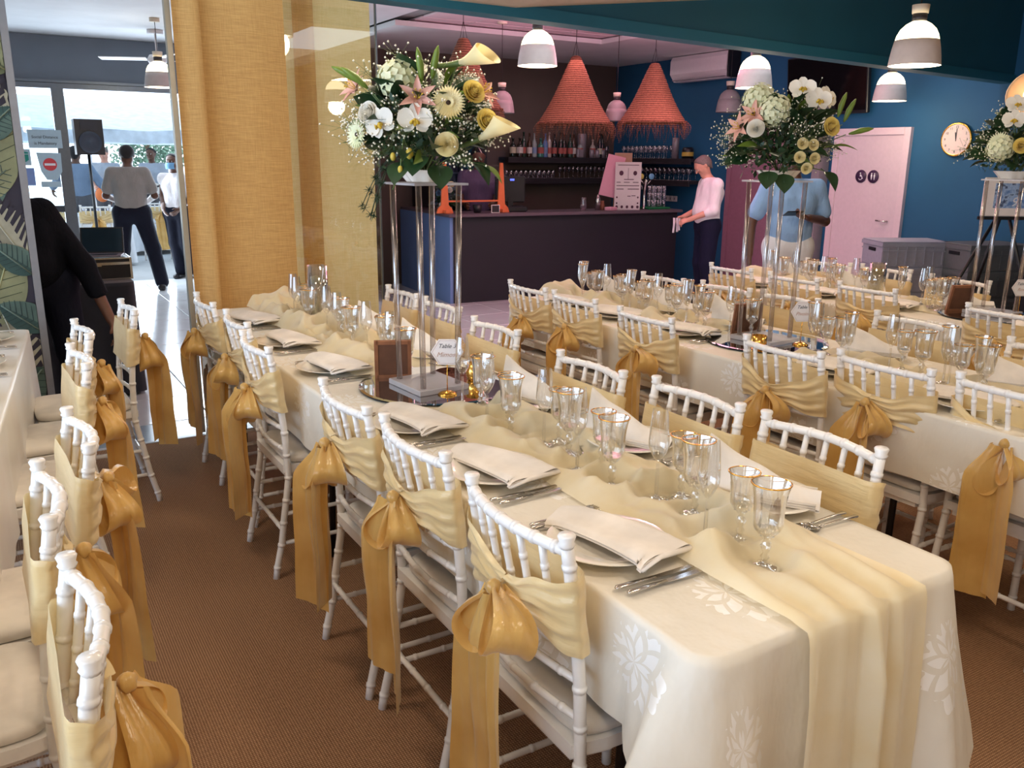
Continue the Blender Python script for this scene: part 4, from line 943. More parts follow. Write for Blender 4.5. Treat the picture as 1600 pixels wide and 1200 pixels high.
def outdoor_people():
    J=std(); J['elR']=V3(.32,.0,1.18); J['wrR']=V3(.44,.08,.98); J['elL']=V3(-.30,.05,1.2); J['wrL']=V3(-.42,.22,1.10)
    figure('man in a denim-blue long-sleeved shirt walking outside behind the door post',(1.30,15.0,0),ang(.3,.95),J,SK2,S_DEN,T_GREY,SHOE,HAIRD,sleeve=1.85,shirt_hem=-.1,h=.014)
    J=std(); J['wrR']=V3(.12,.24,1.05); J['elR']=V3(.23,.02,1.12); J['hdR']=V3(-.3,1,0); J['wrL']=V3(-.12,.24,1.02); J['elL']=V3(-.23,.02,1.12); J['hdL']=V3(.3,1,0); J['hd']=V3(0,.85,-.5); J['hu']=V3(0,.5,.85)
    e=figure('bald man in a pale shirt holding an orange bag outside under the awning',(1.93,17.0,0),ang(-.4,-.92),J,SK1,S_GREY,T_GREY,SHOE,HAIRG,sleeve=.7,h=.014,bald=True)
    m=MB(); m.sphere((0,0,0),.11,14,8,0,(1,.7,1.1)); m.tube([(-.05,0,.1),(-.03,0,.17),(.03,0,.17),(.05,0,.1)],.008,6); q=m.build('orange_bag',ORG,None,(1.93-.13,17.0-.34,.93)); tag(q,'orange bag held by the bald man outside','bag')
    J=std(); J['wrR']=V3(.10,.22,1.02); J['elR']=V3(.24,.0,1.12); J['wrL']=V3(-.42,.28,1.15); J['elL']=V3(-.30,.08,1.12); J['hdL']=V3(-.3,.4,.8)
    e=figure('guitarist in a grey shirt playing outside beyond the doorway',(2.74,17.2,0),ang(-.5,-.86),J,SK2,S_GREY,T_GREY,SHOE,HAIRD,sleeve=.7,h=.014)
    g=empty('guitar',(2.62,16.90,1.02),-.55,'pale guitar held by the guitarist outside','guitar')
    WB=M_('guitar_body',(214,206,196),.3,.05)
    pl=[]; 
    for k in range(32):
        t=2*PI*k/32; rr=.13+.035*math.cos(2*t)+.012*math.cos(t); pl.append((rr*math.cos(t)*1.25,rr*math.sin(t)))
    Mx=Matrix.Rotation(PI/2,4,'X'); m=MB(); m.prism(pl,-.03,.03,0,Mx); m.build('guitar_body',WB,g)
    m=MB(); m.tube([(.12,-.02,.03),(.75,-.02,.26)],[.02,.014],8); m.build('guitar_neck',DARKST,g); m=MB(); m.box((.80,-.02,.28),(.12,.02,.06)); m.build('guitar_head',DARKST,g)
# ---------------------------------------------------------------- room shell
def struct(o,label=None): o['kind']='structure'; return o
def slab(name,c,d,mat,parent=None): m=MB(); m.box(c,d); return struct(m.build(name,mat,parent)) if parent is None else m.build(name,mat,parent)
def carpet_mat():
    t=NT('brown_woven_carpet'); g=t.coord(); 
    w1=t.node('ShaderNodeTexWave',wave_type='BANDS',bands_direction='X'); t.l.new(g,w1.inputs[0]); w1.inputs['Scale'].default_value=40; w1.inputs['Distortion'].default_value=.6; w1.inputs['Detail Scale'].default_value=8
    w2=t.node('ShaderNodeTexWave',wave_type='BANDS',bands_direction='Y'); t.l.new(g,w2.inputs[0]); w2.inputs['Scale'].default_value=40; w2.inputs['Distortion'].default_value=.6; w2.inputs['Detail Scale'].default_value=8
    mx=t.math('MULTIPLY',w1.outputs[1],w2.outputs[1]); n=t.noise(g,90,3,.7); n2=t.noise(g,1.5,3)
    f=t.math('ADD',t.math('MULTIPLY',mx,.55),t.math('MULTIPLY',n,.45))
    c=t.ramp(f,[(.10,lin((108,80,58))),(.45,lin((160,120,90))),(.8,lin((210,172,132)))])
    t.set(color=c,rough=.95,spec=.15); t.bump(f,.7,.004); return t.mat
CARPET=carpet_mat()
TILE=M_('pale_floor_tile',(214,216,218),.16,.04,5,coat=.3); TILED=M_('threshold_tile',(150,168,180),.2,.06,5); GROUT=M_('grout',(150,152,152),.8,.05)
PAVE=M_('patio_paving',(196,198,198),.6,.06,8)
def wallm(n,c,ro=.7): return M_(n,c,ro,.05,3,bump=.06,bs=120)
W_BLUE=wallm('petrol_blue_paint',(22,84,122)); W_NAVY=wallm('deep_blue_paint',(20,56,98)); W_BROWN=wallm('dark_taupe_paint',(92,78,72)); W_TEAL=wallm('teal_paint',(22,84,104)); W_TEALD=wallm('beam_teal_paint',(28,100,122)); W_CREAM=wallm('cream_paint',(214,196,172)); W_GREY=wallm('grey_paint',(112,122,134)); C_WHITE=wallm('white_ceiling',(222,222,224)); PINKC=wallm('ceiling_board',(228,206,212))
ALU=metal('aluminium_frame',(120,130,142),.35); ALUD=M_('dark_frame',(60,66,76),.4,.04)
# floors
slab('floor_slab',(4.0,4.0,-.06),(16,16.0,.07),GROUT)
f=slab('floor',(2.5,.5,-.012),(11,9.2,.024),CARPET)
fl=struct(MB().box((4.0,8.5,-.014),(8.6,6.8,.008)).build('floor_tiling',GROUT))
tm=MB().bbox((0,0,0),(.594,.594,.014),.003).mesh('tile',TILE); tmd=MB().bbox((0,0,0),(.594,.35,.014),.003).mesh('tile',TILED)
for i in range(14):
    x=.18+.6*i-.0
    link('tile',tmd,fl,(x+.12,5.285,-.004))
    for j in range(11): link('tile',tm,fl,(x,5.765+.6*j,-.004))
slab('trim_1',(4,5.105,.0),(8.6,.03,.008),M_('threshold_strip',(190,196,200),.3,.03))
# walls
slab('wall_right',(8.05,3.7,1.6),(.10,15.6,3.3),W_BLUE)
wb=slab('wall_back',(5.9,10.45,1.5),(4.4,.10,3.1),W_BROWN)
slab('wall_bar_side',(3.72,9.9,1.5),(.06,1.2,3.1),W_BROWN)
slab('wall_rear',(2.5,-3.95,1.6),(11.2,.10,3.3),W_CREAM)
# left wall with the window openings (behind the left table)
for a,b,c,d in ((-3.5,-1.9,0,3.0),(-1.9,4.7,0,.45),(-1.9,4.7,2.55,3.0),(4.7,12.0,0,3.0)): slab('wall_left',(-3.4,(a+b)/2,(c+d)/2),(.1,b-a,d-c),W_CREAM)
wn=struct(empty('window_1',(-3.4,1.4,1.5))); 
for yy in(-3.3,-1.65,0,1.65,3.3): slab('mullion',(0,yy,0),(.06,.05,2.1),ALU,wn)
m=MB(); m.box((0,0,0),(.01,6.6,2.1)); m.build('pane',thin_glass('window_glass',(1,1,1),.03,.4,4),wn)
# patio window wall, y = 11.8
slab('wall_patio',(1.9,11.85,2.66),(9.0,.12,.52),W_GREY)
slab('wall_patio',(5.2,11.85,1.2),(3.4,.12,2.4),W_GREY); slab('wall_patio',(-1.9,11.85,1.2),(2.4,.12,2.4),W_GREY)
d=struct(empty('door_1',(.45,11.8,0)))
slab('frame_rail',(.12,0,2.37),(4.0,.07,.06),ALU,d); slab('frame_rail',(.12+1.0,0,2.42),(2.2,.09,.03),ALU,d)
slab('door_post',(.46,0,1.17),(.13,.09,2.34),ALU,d); slab('door_post',(2.45,0,1.17),(.10,.09,2.34),ALU,d); slab('door_stile',(-.55,0,1.17),(.09,.06,2.34),ALU,d)
slab('mid_rail',(-.05,0,.97),(.95,.06,.075),ALUD,d); slab('mid_rail',(-.05,0,.06),(.95,.06,.12),ALUD,d)
m=MB(); m.box((-.05,.0,1.65),(.94,.008,1.32)); m.build('pane',thin_glass('door_glass',(.93,.97,.99),.03,.4,4),d); m=MB(); m.box((-.05,.0,.52),(.94,.008,.83)); m.build('pane',bpy.data.materials['door_glass'],d)
# notices stuck on the glass
NOT_=M_('pale_notice',(176,200,212),.7,.03); NOTB=M_('blue_notice',(128,150,200),.7,.03); REDN=M_('no_entry_red',(212,70,76),.6,.03); GRNN=M_('green_shield',(24,140,124),.6,.03); WHT=M_('sign_white',(236,236,240),.6,.02)
def notice(name,x0,x1,z0,z1,mat,label,y=11.74):
    e=empty(name,((x0+x1)/2,y,(z0+z1)/2),0,label,'notice'); m=MB(); m.box((0,0,0),(x1-x0,.003,z1-z0)); m.build('sheet',mat,e); return e
n=notice('paper_notice',.55,.90,1.67,1.875,NOT_,'pale printed notice with two lines of text high on the patio door glass')
text('Social Distance',.045,INK,n,(0,-.003,.02),(PI/2,0,0),shear=0); text('is Mandatory',.045,INK,n,(0,-.003,-.05),(PI/2,0,0),shear=0)
n=notice('shield_notice',.40,.555,1.475,1.655,NOT_,'small notice with a green shield on the patio door glass')
Mx=Matrix.Rotation(PI/2,4,'X'); m=MB(); m.prism([(-.045,.03),(.055,.03),(.055,-.03),(.005,-.065),(-.045,-.03)],0,.003,0,Mx); o=m.build('green_shield',GRNN,n,(0,-.002,0)); m=MB(); m.prism([(-.045,.04),(.055,.04),(.055,.055),(.0,.068),(-.045,.055)],0,.003,0,Mx); m.build('shield_band',GRNN,n,(0,-.002,0))
n=empty('no_entry_notice',(.745,11.74,1.465),0,'pale notice with a red no-entry disc on the patio door glass','notice')
m=MB(); m.prism([(-.13,.155),(.125,.15),(.12,-.06),(.06,-.16),(-.05,-.155),(-.10,-.06)],0,.003,0,Mx); m.build('sheet',NOT_,n); m=MB(); m.prism([(.072*math.cos(k*PI/14),.072*math.sin(k*PI/14)) for k in range(28)],.003,.005,0,Mx); m.build('red_disc',REDN,n,(.0,0,.02)); m=MB(); m.box((0,-.0055,.02),(.115,.002,.026)); m.build('white_bar',WHT,n)
notice('blue_notice',.40,.575,1.245,1.445,NOTB,'blue-grey notice low on the patio door glass near the wallpaper')
notice('narrow_notice',.63,.84,1.225,1.29,NOT_,'narrow pale notice strip under the no-entry notice')
# ceilings
slab('ceiling',(0,8.4,2.96),(7.4,7.0,.06),C_WHITE)
cb=slab('ceiling_bar',(5.9,7.8,3.00),(4.4,5.4,.06),GROUT)
pm=MB().bbox((0,0,0),(.582,.582,.02),.006).mesh('ceiling_tile',PINKC)
for i in range(7):
    for j in range(6):
        link('ceiling_tile',pm,cb,(3.95+.6*i+.3-.0,5.6+.6*j,2.955))
slab('trim_2',(5.9,9.45,2.905),(4.3,1.9,.05),C_WHITE); slab('trim_3',(7.18,6.9,2.905),(1.75,3.2,.05),C_WHITE)
# dining ceiling: flat part and the part that rises to the right
slab('ceiling_dining',(-.35,.35,2.80),(6.3,8.5,.08),W_CREAM); slab('trim_6',(-.35,4.42,2.62),(6.3,.40,.34),W_CREAM)
m=MB(); m.add([(2.8,-3.9,2.45),(8.0,-3.9,3.08),(8.0,4.62,3.08),(2.8,4.62,2.45),(2.8,-3.9,2.53),(8.0,-3.9,3.16),(8.0,4.62,3.16),(2.8,4.62,2.53)],[(0,3,2,1),(4,5,6,7),(0,1,5,4),(2,3,7,6),(1,2,6,5),(0,4,7,3)],0,False); struct(m.build('ceiling_sloped',W_CREAM))
# bulkhead over the partition line, with the lighter beam under it
m=MB(); m.add([(-.2,4.64,2.46),(8.0,4.64,2.33),(8.0,4.64,3.12),(2.8,4.64,2.50),(-.2,4.64,2.50)]+[(-.2,4.74,2.46),(8.0,4.74,2.33),(8.0,4.74,3.12),(2.8,4.74,2.50),(-.2,4.74,2.50)],[(0,1,2,3,4),(9,8,7,6,5),(0,5,6,1),(1,6,7,2),(2,7,8,3),(3,8,9,4)],0,False); struct(m.build('wall_bulkhead',W_TEAL))
m=MB(); m.add([(-.2,4.62,2.46),(8.0,4.62,2.292),(8.0,4.62,2.36),(-.2,4.62,2.53),(-.2,4.76,2.46),(8.0,4.76,2.292),(8.0,4.76,2.36),(-.2,4.76,2.53)],[(0,1,2,3),(7,6,5,4),(0,4,5,1),(3,2,6,7),(0,3,7,4),(1,5,6,2)],0,False); struct(m.build('trim_beam',W_TEALD))
# ---------------------------------------------------------------- left wallpapered panel
WPD=M_('wallpaper_ground',(40,34,46),.7,.15,6)
wp=empty('wallpapered_panel',(0,5.16,0),0,'wallpapered partition panel with big tropical leaves, metal edge strip','panel')
m=MB(); m.box((-1.24,0,1.25),(2.84,.06,2.5)); m.build('panel_board',WPD,wp); m=MB(); m.box((.198,0,1.25),(.035,.075,2.5)); m.build('edge_strip',M_('brushed_strip',(150,152,158),.4,.04,metal=.6),wp)
def printed_leaf(cx,cz,L,W,a,mats,seed,kind):
    r=random.Random(seed); pts=[]; n=18
    mb=MB()
    def pt(u,s,o=0):   # outline half
        w=W*math.sin(PI*u**.8)**.75
        if kind==1: w*=.80+.25*abs(math.sin(u*PI*5.5))
        return (s*w,L*(u-.5)+ (.12*L if False else 0))
    c,si=math.cos(a),math.sin(a)
    def T(p,y): return (min(.178,cx+.05+p[0]*c-p[1]*si),y,min(2.49,max(.01,cz+p[0]*si+p[1]*c)))
    us=[i/n for i in range(n+1)]
    for s in(-1,1):
        v=[];f=[]
        for i,u in enumerate(us):
            v.append(T((0,L*(u-.5)),-.0315)); v.append(T(pt(u,s),-.0312))
        for i in range(n):
            f.append((2*i,2*i+1,2*i+3,2*i+2) if s<0 else (2*i+2,2*i+3,2*i+1,2*i))
        mb.add(v,f,0 if s<0 else 1,False)
    for i in range(2,n-1,2):
        u=us[i]
        for s in(-1,1):
            p0=(0,L*(u-.5)); w=pt(u,s)[0]; p1=(w*.82,L*(u-.5)+abs(w)*.55)
            q0=(0,p0[1]-.006); q1=(p1[0],p1[1]-.004)
            if kind==1: q0=(w*.35,p0[1]-.008+abs(w)*.2); p0=(w*.35,p0[1]+.006+abs(w)*.25); p1=(w*1.0,p1[1]+.02); q1=(w*1.0,p1[1]-.035)
            mb.add([T(p0,-.0322),T(p1,-.0322),T(q1,-.0322),T(q0,-.0322)],[(0,1,2,3)],2,False)
    mb.tube([T((0,-L*.55),-.0325),T((0,L*.45),-.0325)],.004,4,3)
    return mb.build('printed_leaf',mats,wp)
def pf(n,c): return M_(n,c,.75,.22,9)
PL=[[pf('leaf_sage',(92,96,66)),pf('leaf_sage_light',(128,128,94)),pf('leaf_vein',(62,70,46)),pf('leaf_rib',(150,150,110))],[pf('leaf_cream',(136,130,110)),pf('leaf_cream_light',(160,154,132)),WPD,pf('leaf_rib_cream',(178,172,150))],[pf('leaf_teal',(50,74,68)),pf('leaf_teal_light',(78,98,88)),pf('leaf_vein_teal',(40,58,56)),pf('leaf_rib_teal',(108,124,110))]]
rr=random.Random(12)
for i,(cx,cz,L,W,a,k) in enumerate(((.02,.62,.42,.12,.25,1),(-.02,.95,.46,.13,-.35,0),(.03,1.22,.34,.13,.5,1),(-.05,1.42,.36,.11,-.9,2),(.02,1.62,.50,.13,-.15,0),(.0,1.88,.36,.13,.2,1),(-.08,2.1,.42,.13,-.6,2),(.03,2.22,.40,.12,.4,0),(-.28,.8,.44,.14,.7,2),(-.25,1.12,.42,.14,1.3,1),(-.22,1.5,.45,.14,.9,0),(-.3,1.85,.44,.14,-1.2,1),(-.3,2.2,.4,.13,.1,2),(.0,.35,.40,.12,-.7,2),(-.3,.4,.42,.13,.2,0),(.05,2.44,.26,.1,-.4,1),(-.55,1.0,.5,.15,.3,0),(-.55,1.6,.5,.15,-.7,2),(-.55,2.2,.5,.15,.5,1),(.06,1.08,.24,.07,.9,2),(.07,.78,.26,.08,1.0,2),(.07,1.75,.24,.07,-.9,2),(.06,2.05,.2,.07,1.1,0),(-.9,.7,.6,.17,.6,1),(-.9,1.4,.6,.17,-.4,0),(-.9,2.1,.6,.17,.8,2))):
    o=printed_leaf(cx,cz,L,W,a,PL[k],i,1 if k==1 else 0); o.location.y=-.0004*i
# clip: leaves stay left of the strip because they are kept inside the board width
# ---------------------------------------------------------------- glass partition and linen curtain
def linen(n,c,c2,tl):
    t=NT(n); g=t.coord(); w=t.noise(t.coord('Object',(4,4,130)),3,4,.6); w2=t.noise(t.coord('Object',(130,130,4)),3,4,.6)
    f=t.math('ADD',t.math('MULTIPLY',w,.6),t.math('MULTIPLY',w2,.4)); col=t.ramp(f,[(.35,lin(c)),(.62,lin(c2))])
    t.set(color=col,rough=.85,sheen=.2,spec=.2); t.bump(f,.3,.002)
    tr=t.node('ShaderNodeBsdfTranslucent'); t.l.new(col,tr.inputs[0]); mx=t.node('ShaderNodeMixShader'); mx.inputs[0].default_value=tl
    t.l.new(t.b.outputs[0],mx.inputs[1]); t.l.new(tr.outputs[0],mx.inputs[2]); t.l.new(mx.outputs[0],t.out.inputs[0]); return t.mat
LIN1=linen('ochre_linen',(188,140,80),(220,174,108),.22); LIN2=linen('straw_linen',(224,194,122),(242,218,160),.5)
cu=empty('linen_curtain',(0,5.30,0),0,'ochre linen curtain panels hanging behind the glass partition','curtain')
def cpanel(x0,x1,y,mat,amp,freq,ph,z0=.06,sag=0):
    m=MB(); m.grid(lambda u,v:Vector((x0+(x1-x0)*u+sag*(1-v)*0,y+amp*math.sin(u*freq+ph)+.01*math.sin(v*3+u*4),z0+(2.86-z0)*v)),60,14); return m.build('curtain_panel',mat,cu)
cpanel(.975,1.11,-.22,LIN1,.020,5,0); cpanel(1.09,1.575,-.20,LIN1,.010,6,1); cpanel(1.58,2.185,.03,LIN2,.010,7,.5); cpanel(1.68,1.80,-.02,LIN1,.02,5,0)
m=MB(); m.tube([(.98,0,2.87),(2.2,0,2.87)],.012,8); m.tube([(.96,-.2,2.87),(1.6,-.2,2.87)],.012,8); m.build('curtain_rod',ALU,cu)
gp=empty('glass_partition',(0,5.13,0),0,'tall frameless glass partition in front of the ochre curtain','glass partition')
GP=thin_glass('partition_glass',(.97,.98,.97),.055,.4,4,.003)
m=MB(); m.box((1.77,0,1.43),(.74,.010,2.83)); m.build('glass_sheet',GP,gp)
m=MB(); m.box((.958,0,1.45),(.028,.05,2.87)); m.build('edge_profile',M_('partition_profile',(180,170,150),.35,.03,metal=.5),gp); m=MB(); m.box((2.135,0,1.45),(.010,.014,2.87)); m.build('edge_profile',ALU,gp)
# ---------------------------------------------------------------- bar counter
BARF=M_('bar_front_charcoal',(30,28,38),.5,.08,3,bump=.05,bs=60); BARS=M_('bar_side_blue',(112,144,196),.45,.06,3); BTOP=M_('bar_worktop',(96,84,92),.35,.06,8); SHELF=M_('dark_shelf',(38,34,40),.5,.1,10)
def bar():
    e=empty('bar_counter',(4.44,8.62,0),-.075,'long dark charcoal bar counter with a blue end panel','bar counter')
    L=3.08
    m=MB(); m.box((L/2,.05,.485),(L,.06,.97)); m.build('front_panel',BARF,e)
    m=MB(); m.box((-.01,.83,.485),(.04,1.62,.97)); m.build('end_panel',BARS,e)
    m=MB(); m.bbox((L/2-.02,.22,.985),(L+.10,.55,.035),.006); m.build('worktop',BTOP,e); m=MB(); m.bbox((.12,1.07,.985),(.30,1.12,.035),.006); m.build('worktop',BTOP,e)
    m=MB(); m.box((L/2,.065,.03),(L,.05,.06)); m.build('plinth',SHELF,e)
    for i in range(4): m=MB(); m.box((.75*i+.4,.60,.485),(.03,.45,.93)); m.build('inner_support',SHELF,e)
    return e
bar()
def B(x,y,z=1.003): # point on the counter frame
    c,s=math.cos(-.075),math.sin(-.075); return (4.44+x*c-y*s,8.62+x*s+y*c,z)
# orange splash-screen uprights with a rail
OR=M_('orange_wood',(232,122,72),.5,.06,12); 
sp=empty('splash_screen',B(.37,.16),-.075,'clear counter screen held by tapered orange uprights with a rail','screen')
for x in(-.40,.30):
    m=MB(); Mx=Matrix.Translation((x,0,0))@Matrix.Rotation(PI/2,4,'X'); m.prism([(-.10,0),(.10,0),(.085,.05),(.045,.09),(.018,.55),(-.018,.55),(-.045,.09),(-.085,.05)],-.012,.012,0,Mx); m.build('upright',OR,sp)
    m=MB(); m.bbox((x,0,.02),(.05,.18,.04),.005); m.build('foot',OR,sp)
m=MB(); m.box((-.05,0,.13),(.72,.016,.018)); m.build('rail',OR,sp); m=MB(); m.box((-.05,0,.42),(.80,.005,.52)); m.build('clear_sheet',thin_glass('screen_glass',(1,1,1),.03,.3,4),sp)
# posters
POST=M_('menu_paper',(228,214,214),.7,.02); POSTP=M_('pink_paper',(240,170,190),.7,.02); BLOT=M_('print_plum',(84,44,64),.7,.1); KRAFT=M_('kraft_paper',(200,160,134),.8,.04)
po=empty('menu_board',B(2.38,.12),-.5,'white menu board with two round pictures and printed lines standing on the bar','menu board')
m=MB(); m.box((0,0,.285),(.32,.012,.57)); m.build('board',POST,po)
Mx=Matrix.Rotation(PI/2,4,'X')
def dot(x,z,r,mat=BLOT): m=MB(); m.prism([(x+r*math.cos(k*PI/6),z+r*1.15*math.sin(k*PI/6)) for k in range(12)],.0065,.0085,0,Mx); m.build('printed_picture',mat,po)
dot(-.085,.44,.026); dot(.085,.44,.024)
for x in(-.13,-.065,0,.065,.13): dot(x,.035,.016)
for z in(.08,.15): dot(-.13,z,.010); dot(.13,z,.010)
m=MB()
for z,x0,x1 in((.535,-.13,.13),(.365,-.05,.07),(.33,-.14,-.09),(.33,-.05,.02),(.33,.06,.13),(.29,-.14,.14),(.25,-.14,-.05),(.25,0,.14),(.165,.0,.04),(.17,.05,.10)): m.box(((x0+x1)/2,-.0075,z),(x1-x0,.002,.008))
m.box((0,-.0075,.43),(.004,.002,.14)); m.build('printed_lines',BLOT,po)
p2=empty('pink_folder',B(2.24,.26),-.5,'tilted pink leaflet standing behind the menu board','leaflet'); m=MB(); m.box((0,0,.40),(.22,.006,.50),0,0,Matrix.Rotation(.22,3,'Y')); m.build('sheet',POSTP,p2); m=MB(); m.tube([(0,.02,0),(0,.02,.3)],.008,6); m.box((0,.02,.004),(.10,.08,.008)); m.build('stand',SHELF,p2)
p3=empty('kraft_sheet',B(2.45,.34),-.5,'brown kraft paper sheet behind the menu board','paper'); m=MB(); m.box((0,0,.34),(.22,.006,.68)); m.build('sheet',KRAFT,p3)
# beer tap
tp=empty('beer_tap',B(2.66,.16),-.2,'chrome two-handle beer tap with round yellow and blue badges','beer tap')
m=MB(); m.tube([(0,0,0),(0,0,.02),(0,0,.22),(0,-.02,.32),(0,-.05,.36)],[.035,.018,.018,.022,.02],12); m.build('column',STEEL,tp)
for x,c in((-.07,(236,222,120)),(.075,(120,180,220))):
    m=MB(); m.lathe([(.0005,-.006),(.036,-.006),(.036,.006),(.0005,.006)],18,(x,-.03,.40),0,True,0,Matrix.Rotation(PI/2,3,'X')); m.build('badge',M_('badge',c,.4,.03),tp)
    m=MB(); m.tube([(x*.3,-.02,.30),(x,-.03,.36)],.007,6); m.tube([(x,-.04,.30),(x,-.07,.27),(x,-.07,.24)],.006,6); m.build('tap_handle',STEEL,tp)
GREENM=M_('green_mat',(24,120,72),.7,.05)
g=tag(MB().bbox((0,0,.012),(.34,.2,.024),.005).build('drip_mat',GREENM,None,B(2.86,.20),(0,0,-.075)),'green drip mat under the stacked glasses on the bar','mat')
BG=thin_glass('bar_glass',(.9,.88,.92),.16,.8,1.4,.05)
def tumbler(h=.11,r=.032): m=MB(); m.lathe([(.0005,0),(r*.8,0),(r,h),(r-.002,h),(r*.78,.006),(.0005,.006)],14); return m.mesh('tumbler',BG)
TB=tumbler(); TBS=tumbler(.085,.028)
k=0
for i in range(3):
    for j in range(2):
        for l in range(3):
            o=link('bar_tumbler',TBS,None,(B(2.80+.085*i,.17+.08*j,1.0275+.0855*l))); tag(o,'short tumbler, %s layer, %s column, %s row of the stack on the green mat'%(['bottom','middle','top'][l],['left','middle','right'][i],['front','back'][j]),'glass','tumblers stacked on the green mat')
# till
BLK=M_('black_plastic',(26,26,32),.35,.05); SCR=emit('till_screen_light',(90,110,255),2.0)
ti=empty('till_terminal',B(.86,.30),-.3,'black till terminal with a small blue lit display on the bar','till')
m=MB(); m.bbox((0,0,.03),(.34,.30,.06),.01); m.build('base',BLK,ti); m=MB(); m.bbox((0,.03,.25),(.36,.05,.30),.01); m.build('monitor',BLK,ti); m=MB(); m.box((0,.03,.09),(.06,.06,.12)); m.build('neck',BLK,ti); m=MB(); m.box((.02,.002,.36),(.05,.004,.022)); m.build('blue_display',SCR,ti)
# small clutter
TERRA=M_('terracotta',(150,90,70),.7,.1)
cl=[('cocktail_shaker','steel cocktail shaker on the bar beside the leaflet',STEEL,1.98,.16,[(.0005,0),(.03,0),(.036,.12),(.024,.15),(.012,.18),(.0005,.185)]),('small_jar','small terracotta jar on the bar',TERRA,2.06,.18,[(.0005,0),(.025,0),(.03,.05),(.02,.09),(.022,.11),(.0005,.11)]),('sugar_bowl','small white bowl on the bar behind the jar',CHINA,2.15,.22,[(.0005,0),(.02,0),(.035,.03),(.033,.03),(.0005,.006)]),('ice_bucket','dark ice bucket on the bar next to the orange upright',BLK,.36,.14,[(.0005,0),(.04,0),(.055,.09),(.05,.09),(.0005,.01)]),('glass_jug','small glass jug on the bar',BG,1.80,.20,[(.0005,0),(.035,0),(.04,.08),(.03,.13),(.034,.15),(.0005,.15)])]
for n,l,mt,x,y,pr in cl: tag(MB().lathe(pr,16).build(n,mt,None,B(x,y)),l,n.split('_')[-1])
tag(MB().bbox((0,0,.02),(.13,.10,.04),.006).build('napkin_box',POSTP,None,B(2.12,.08),(0,0,.3)),'pink paper napkin box on the bar','box')
q=empty('card_stand',B(.55,.06),-.2,'small framed card standing on the bar by the orange upright','card'); m=MB(); m.box((0,0,.045),(.10,.008,.09)); m.build('frame',CARD,q); m=MB(); m.box((0,-.005,.045),(.085,.002,.075)); m.build('picture',SHELF,q)
# shelves: along the back wall and the blue wall (L)
def shelf(z,x0,label):
    e=empty('wall_shelf',(0,0,z),0,label,'shelf'); m=MB(); m.bbox(((x0+8.0)/2,10.26,0),(8.0-x0,.26,.045),.004); m.build('shelf_board',SHELF,e); m=MB(); m.bbox((7.86,9.30,0),(.26,1.66,.045),.004); m.build('shelf_board',SHELF,e)
    m=MB(); m.box(((x0+8)/2,10.14,-.035),(8.0-x0,.02,.03)); m.box((7.74,9.30,-.035),(.02,1.66,.03)); m.build('edge_lip',SHELF,e); return e
shelf(1.60,6.05,'upper dark wall shelf behind the bar holding bottles and glasses'); shelf(1.325,5.6,'lower dark wall shelf behind the bar lined with glasses')
def bottle(kind):
    pr={'wine':[(.0005,0),(.036,0),(.037,.01),(.037,.17),(.030,.20),(.014,.235),(.0125,.30),(.0145,.302),(.0145,.315),(.0005,.315)],'squat':[(.0005,0),(.044,0),(.045,.01),(.045,.13),(.036,.16),(.015,.18),(.014,.23),(.018,.231),(.018,.25),(.0005,.25)],'tall':[(.0005,0),(.033,0),(.034,.01),(.034,.20),(.022,.23),(.012,.25),(.012,.31),(.015,.311),(.015,.33),(.0005,.33)]}[kind]; return pr
BC=[(30,40,34),(44,30,24),(34,60,50),(70,44,30),(150,160,160),(60,120,110),(96,126,176),(180,168,160),(30,30,36)]
LBL=[M_('bottle_label',c,.6,.05) for c in ((214,206,200),(170,90,84),(196,188,164),(120,140,176),(206,200,196))]
bm=[M_('bottle_glass',c,.12,.05,coat=.5) for c in BC]
BN=['dark green','dark brown','green','amber','clear','teal','blue','pale','black']
rb=random.Random(5)
for i in range(19):
    x=6.18+.083*i
    if i in(14,15): continue
    kd=['wine','tall','squat'][rb.randrange(3)]; c=i%9; lb=rb.randrange(5)
    e=empty('spirit_bottle',(x,10.22+rb.uniform(-.03,.03),1.6225),0,'%s %s bottle, number %d from the left of the row on the upper bar shelf'%(BN[c],{'wine':'wine','tall':'tall spirit','squat':'squat spirit'}[kd],i+1),'bottle','bottles on the upper bar shelf')
    e['label']='%s %s bottle on the upper bar shelf, %s'%(BN[c],{'wine':'wine','tall':'tall spirit','squat':'squat spirit'}[kd],'near its left end' if i<6 else ('middle of the row' if i<12 else 'right of the white dispenser'))
    MB().lathe(bottle(kd),14).build('bottle_body',bm[c],e); r_={'wine':.0375,'tall':.0345,'squat':.0455}[kd]; MB().lathe([(r_,.05),(r_,.13)],14).build('paper_label',LBL[lb],e)
GREYM=M_('grey_metal',(150,140,148),.4,.05,metal=.3)
e=empty('towel_dispenser',(7.30,10.22,1.6225),0,'white cylindrical dispenser among the bottles on the upper shelf','dispenser'); MB().lathe([(.0005,0),(.062,0),(.062,.30),(.055,.325),(.0005,.325)],18).build('cylinder',GREYM,e); MB().bbox((-.06,-.04,.06),(.10,.05,.12),.01).build('box_unit',GREYM,e)
for i in range(3): tag(MB().lathe([(.0005,0),(.036,0),(.038,.06),(.032,.11),(.0005,.112)],14).build('metal_cup',GREYM,None,(7.46+.095*i,10.20,1.6225)),['left','middle','right'][i]+' upturned grey cup beside the dispenser on the upper shelf','cup')
e=empty('round_tin',(7.84,8.64,1.6225),0,'dark tin with a yellow band at the near end of the upper shelf','tin'); MB().lathe([(.0005,0),(.075,0),(.075,.11),(.06,.14),(.0005,.14)],18).build('tin_body',BLK,e); MB().lathe([(.0765,.03),(.0765,.08)],18).build('yellow_band',M_('yellow_band',(190,160,70),.5,.05),e)
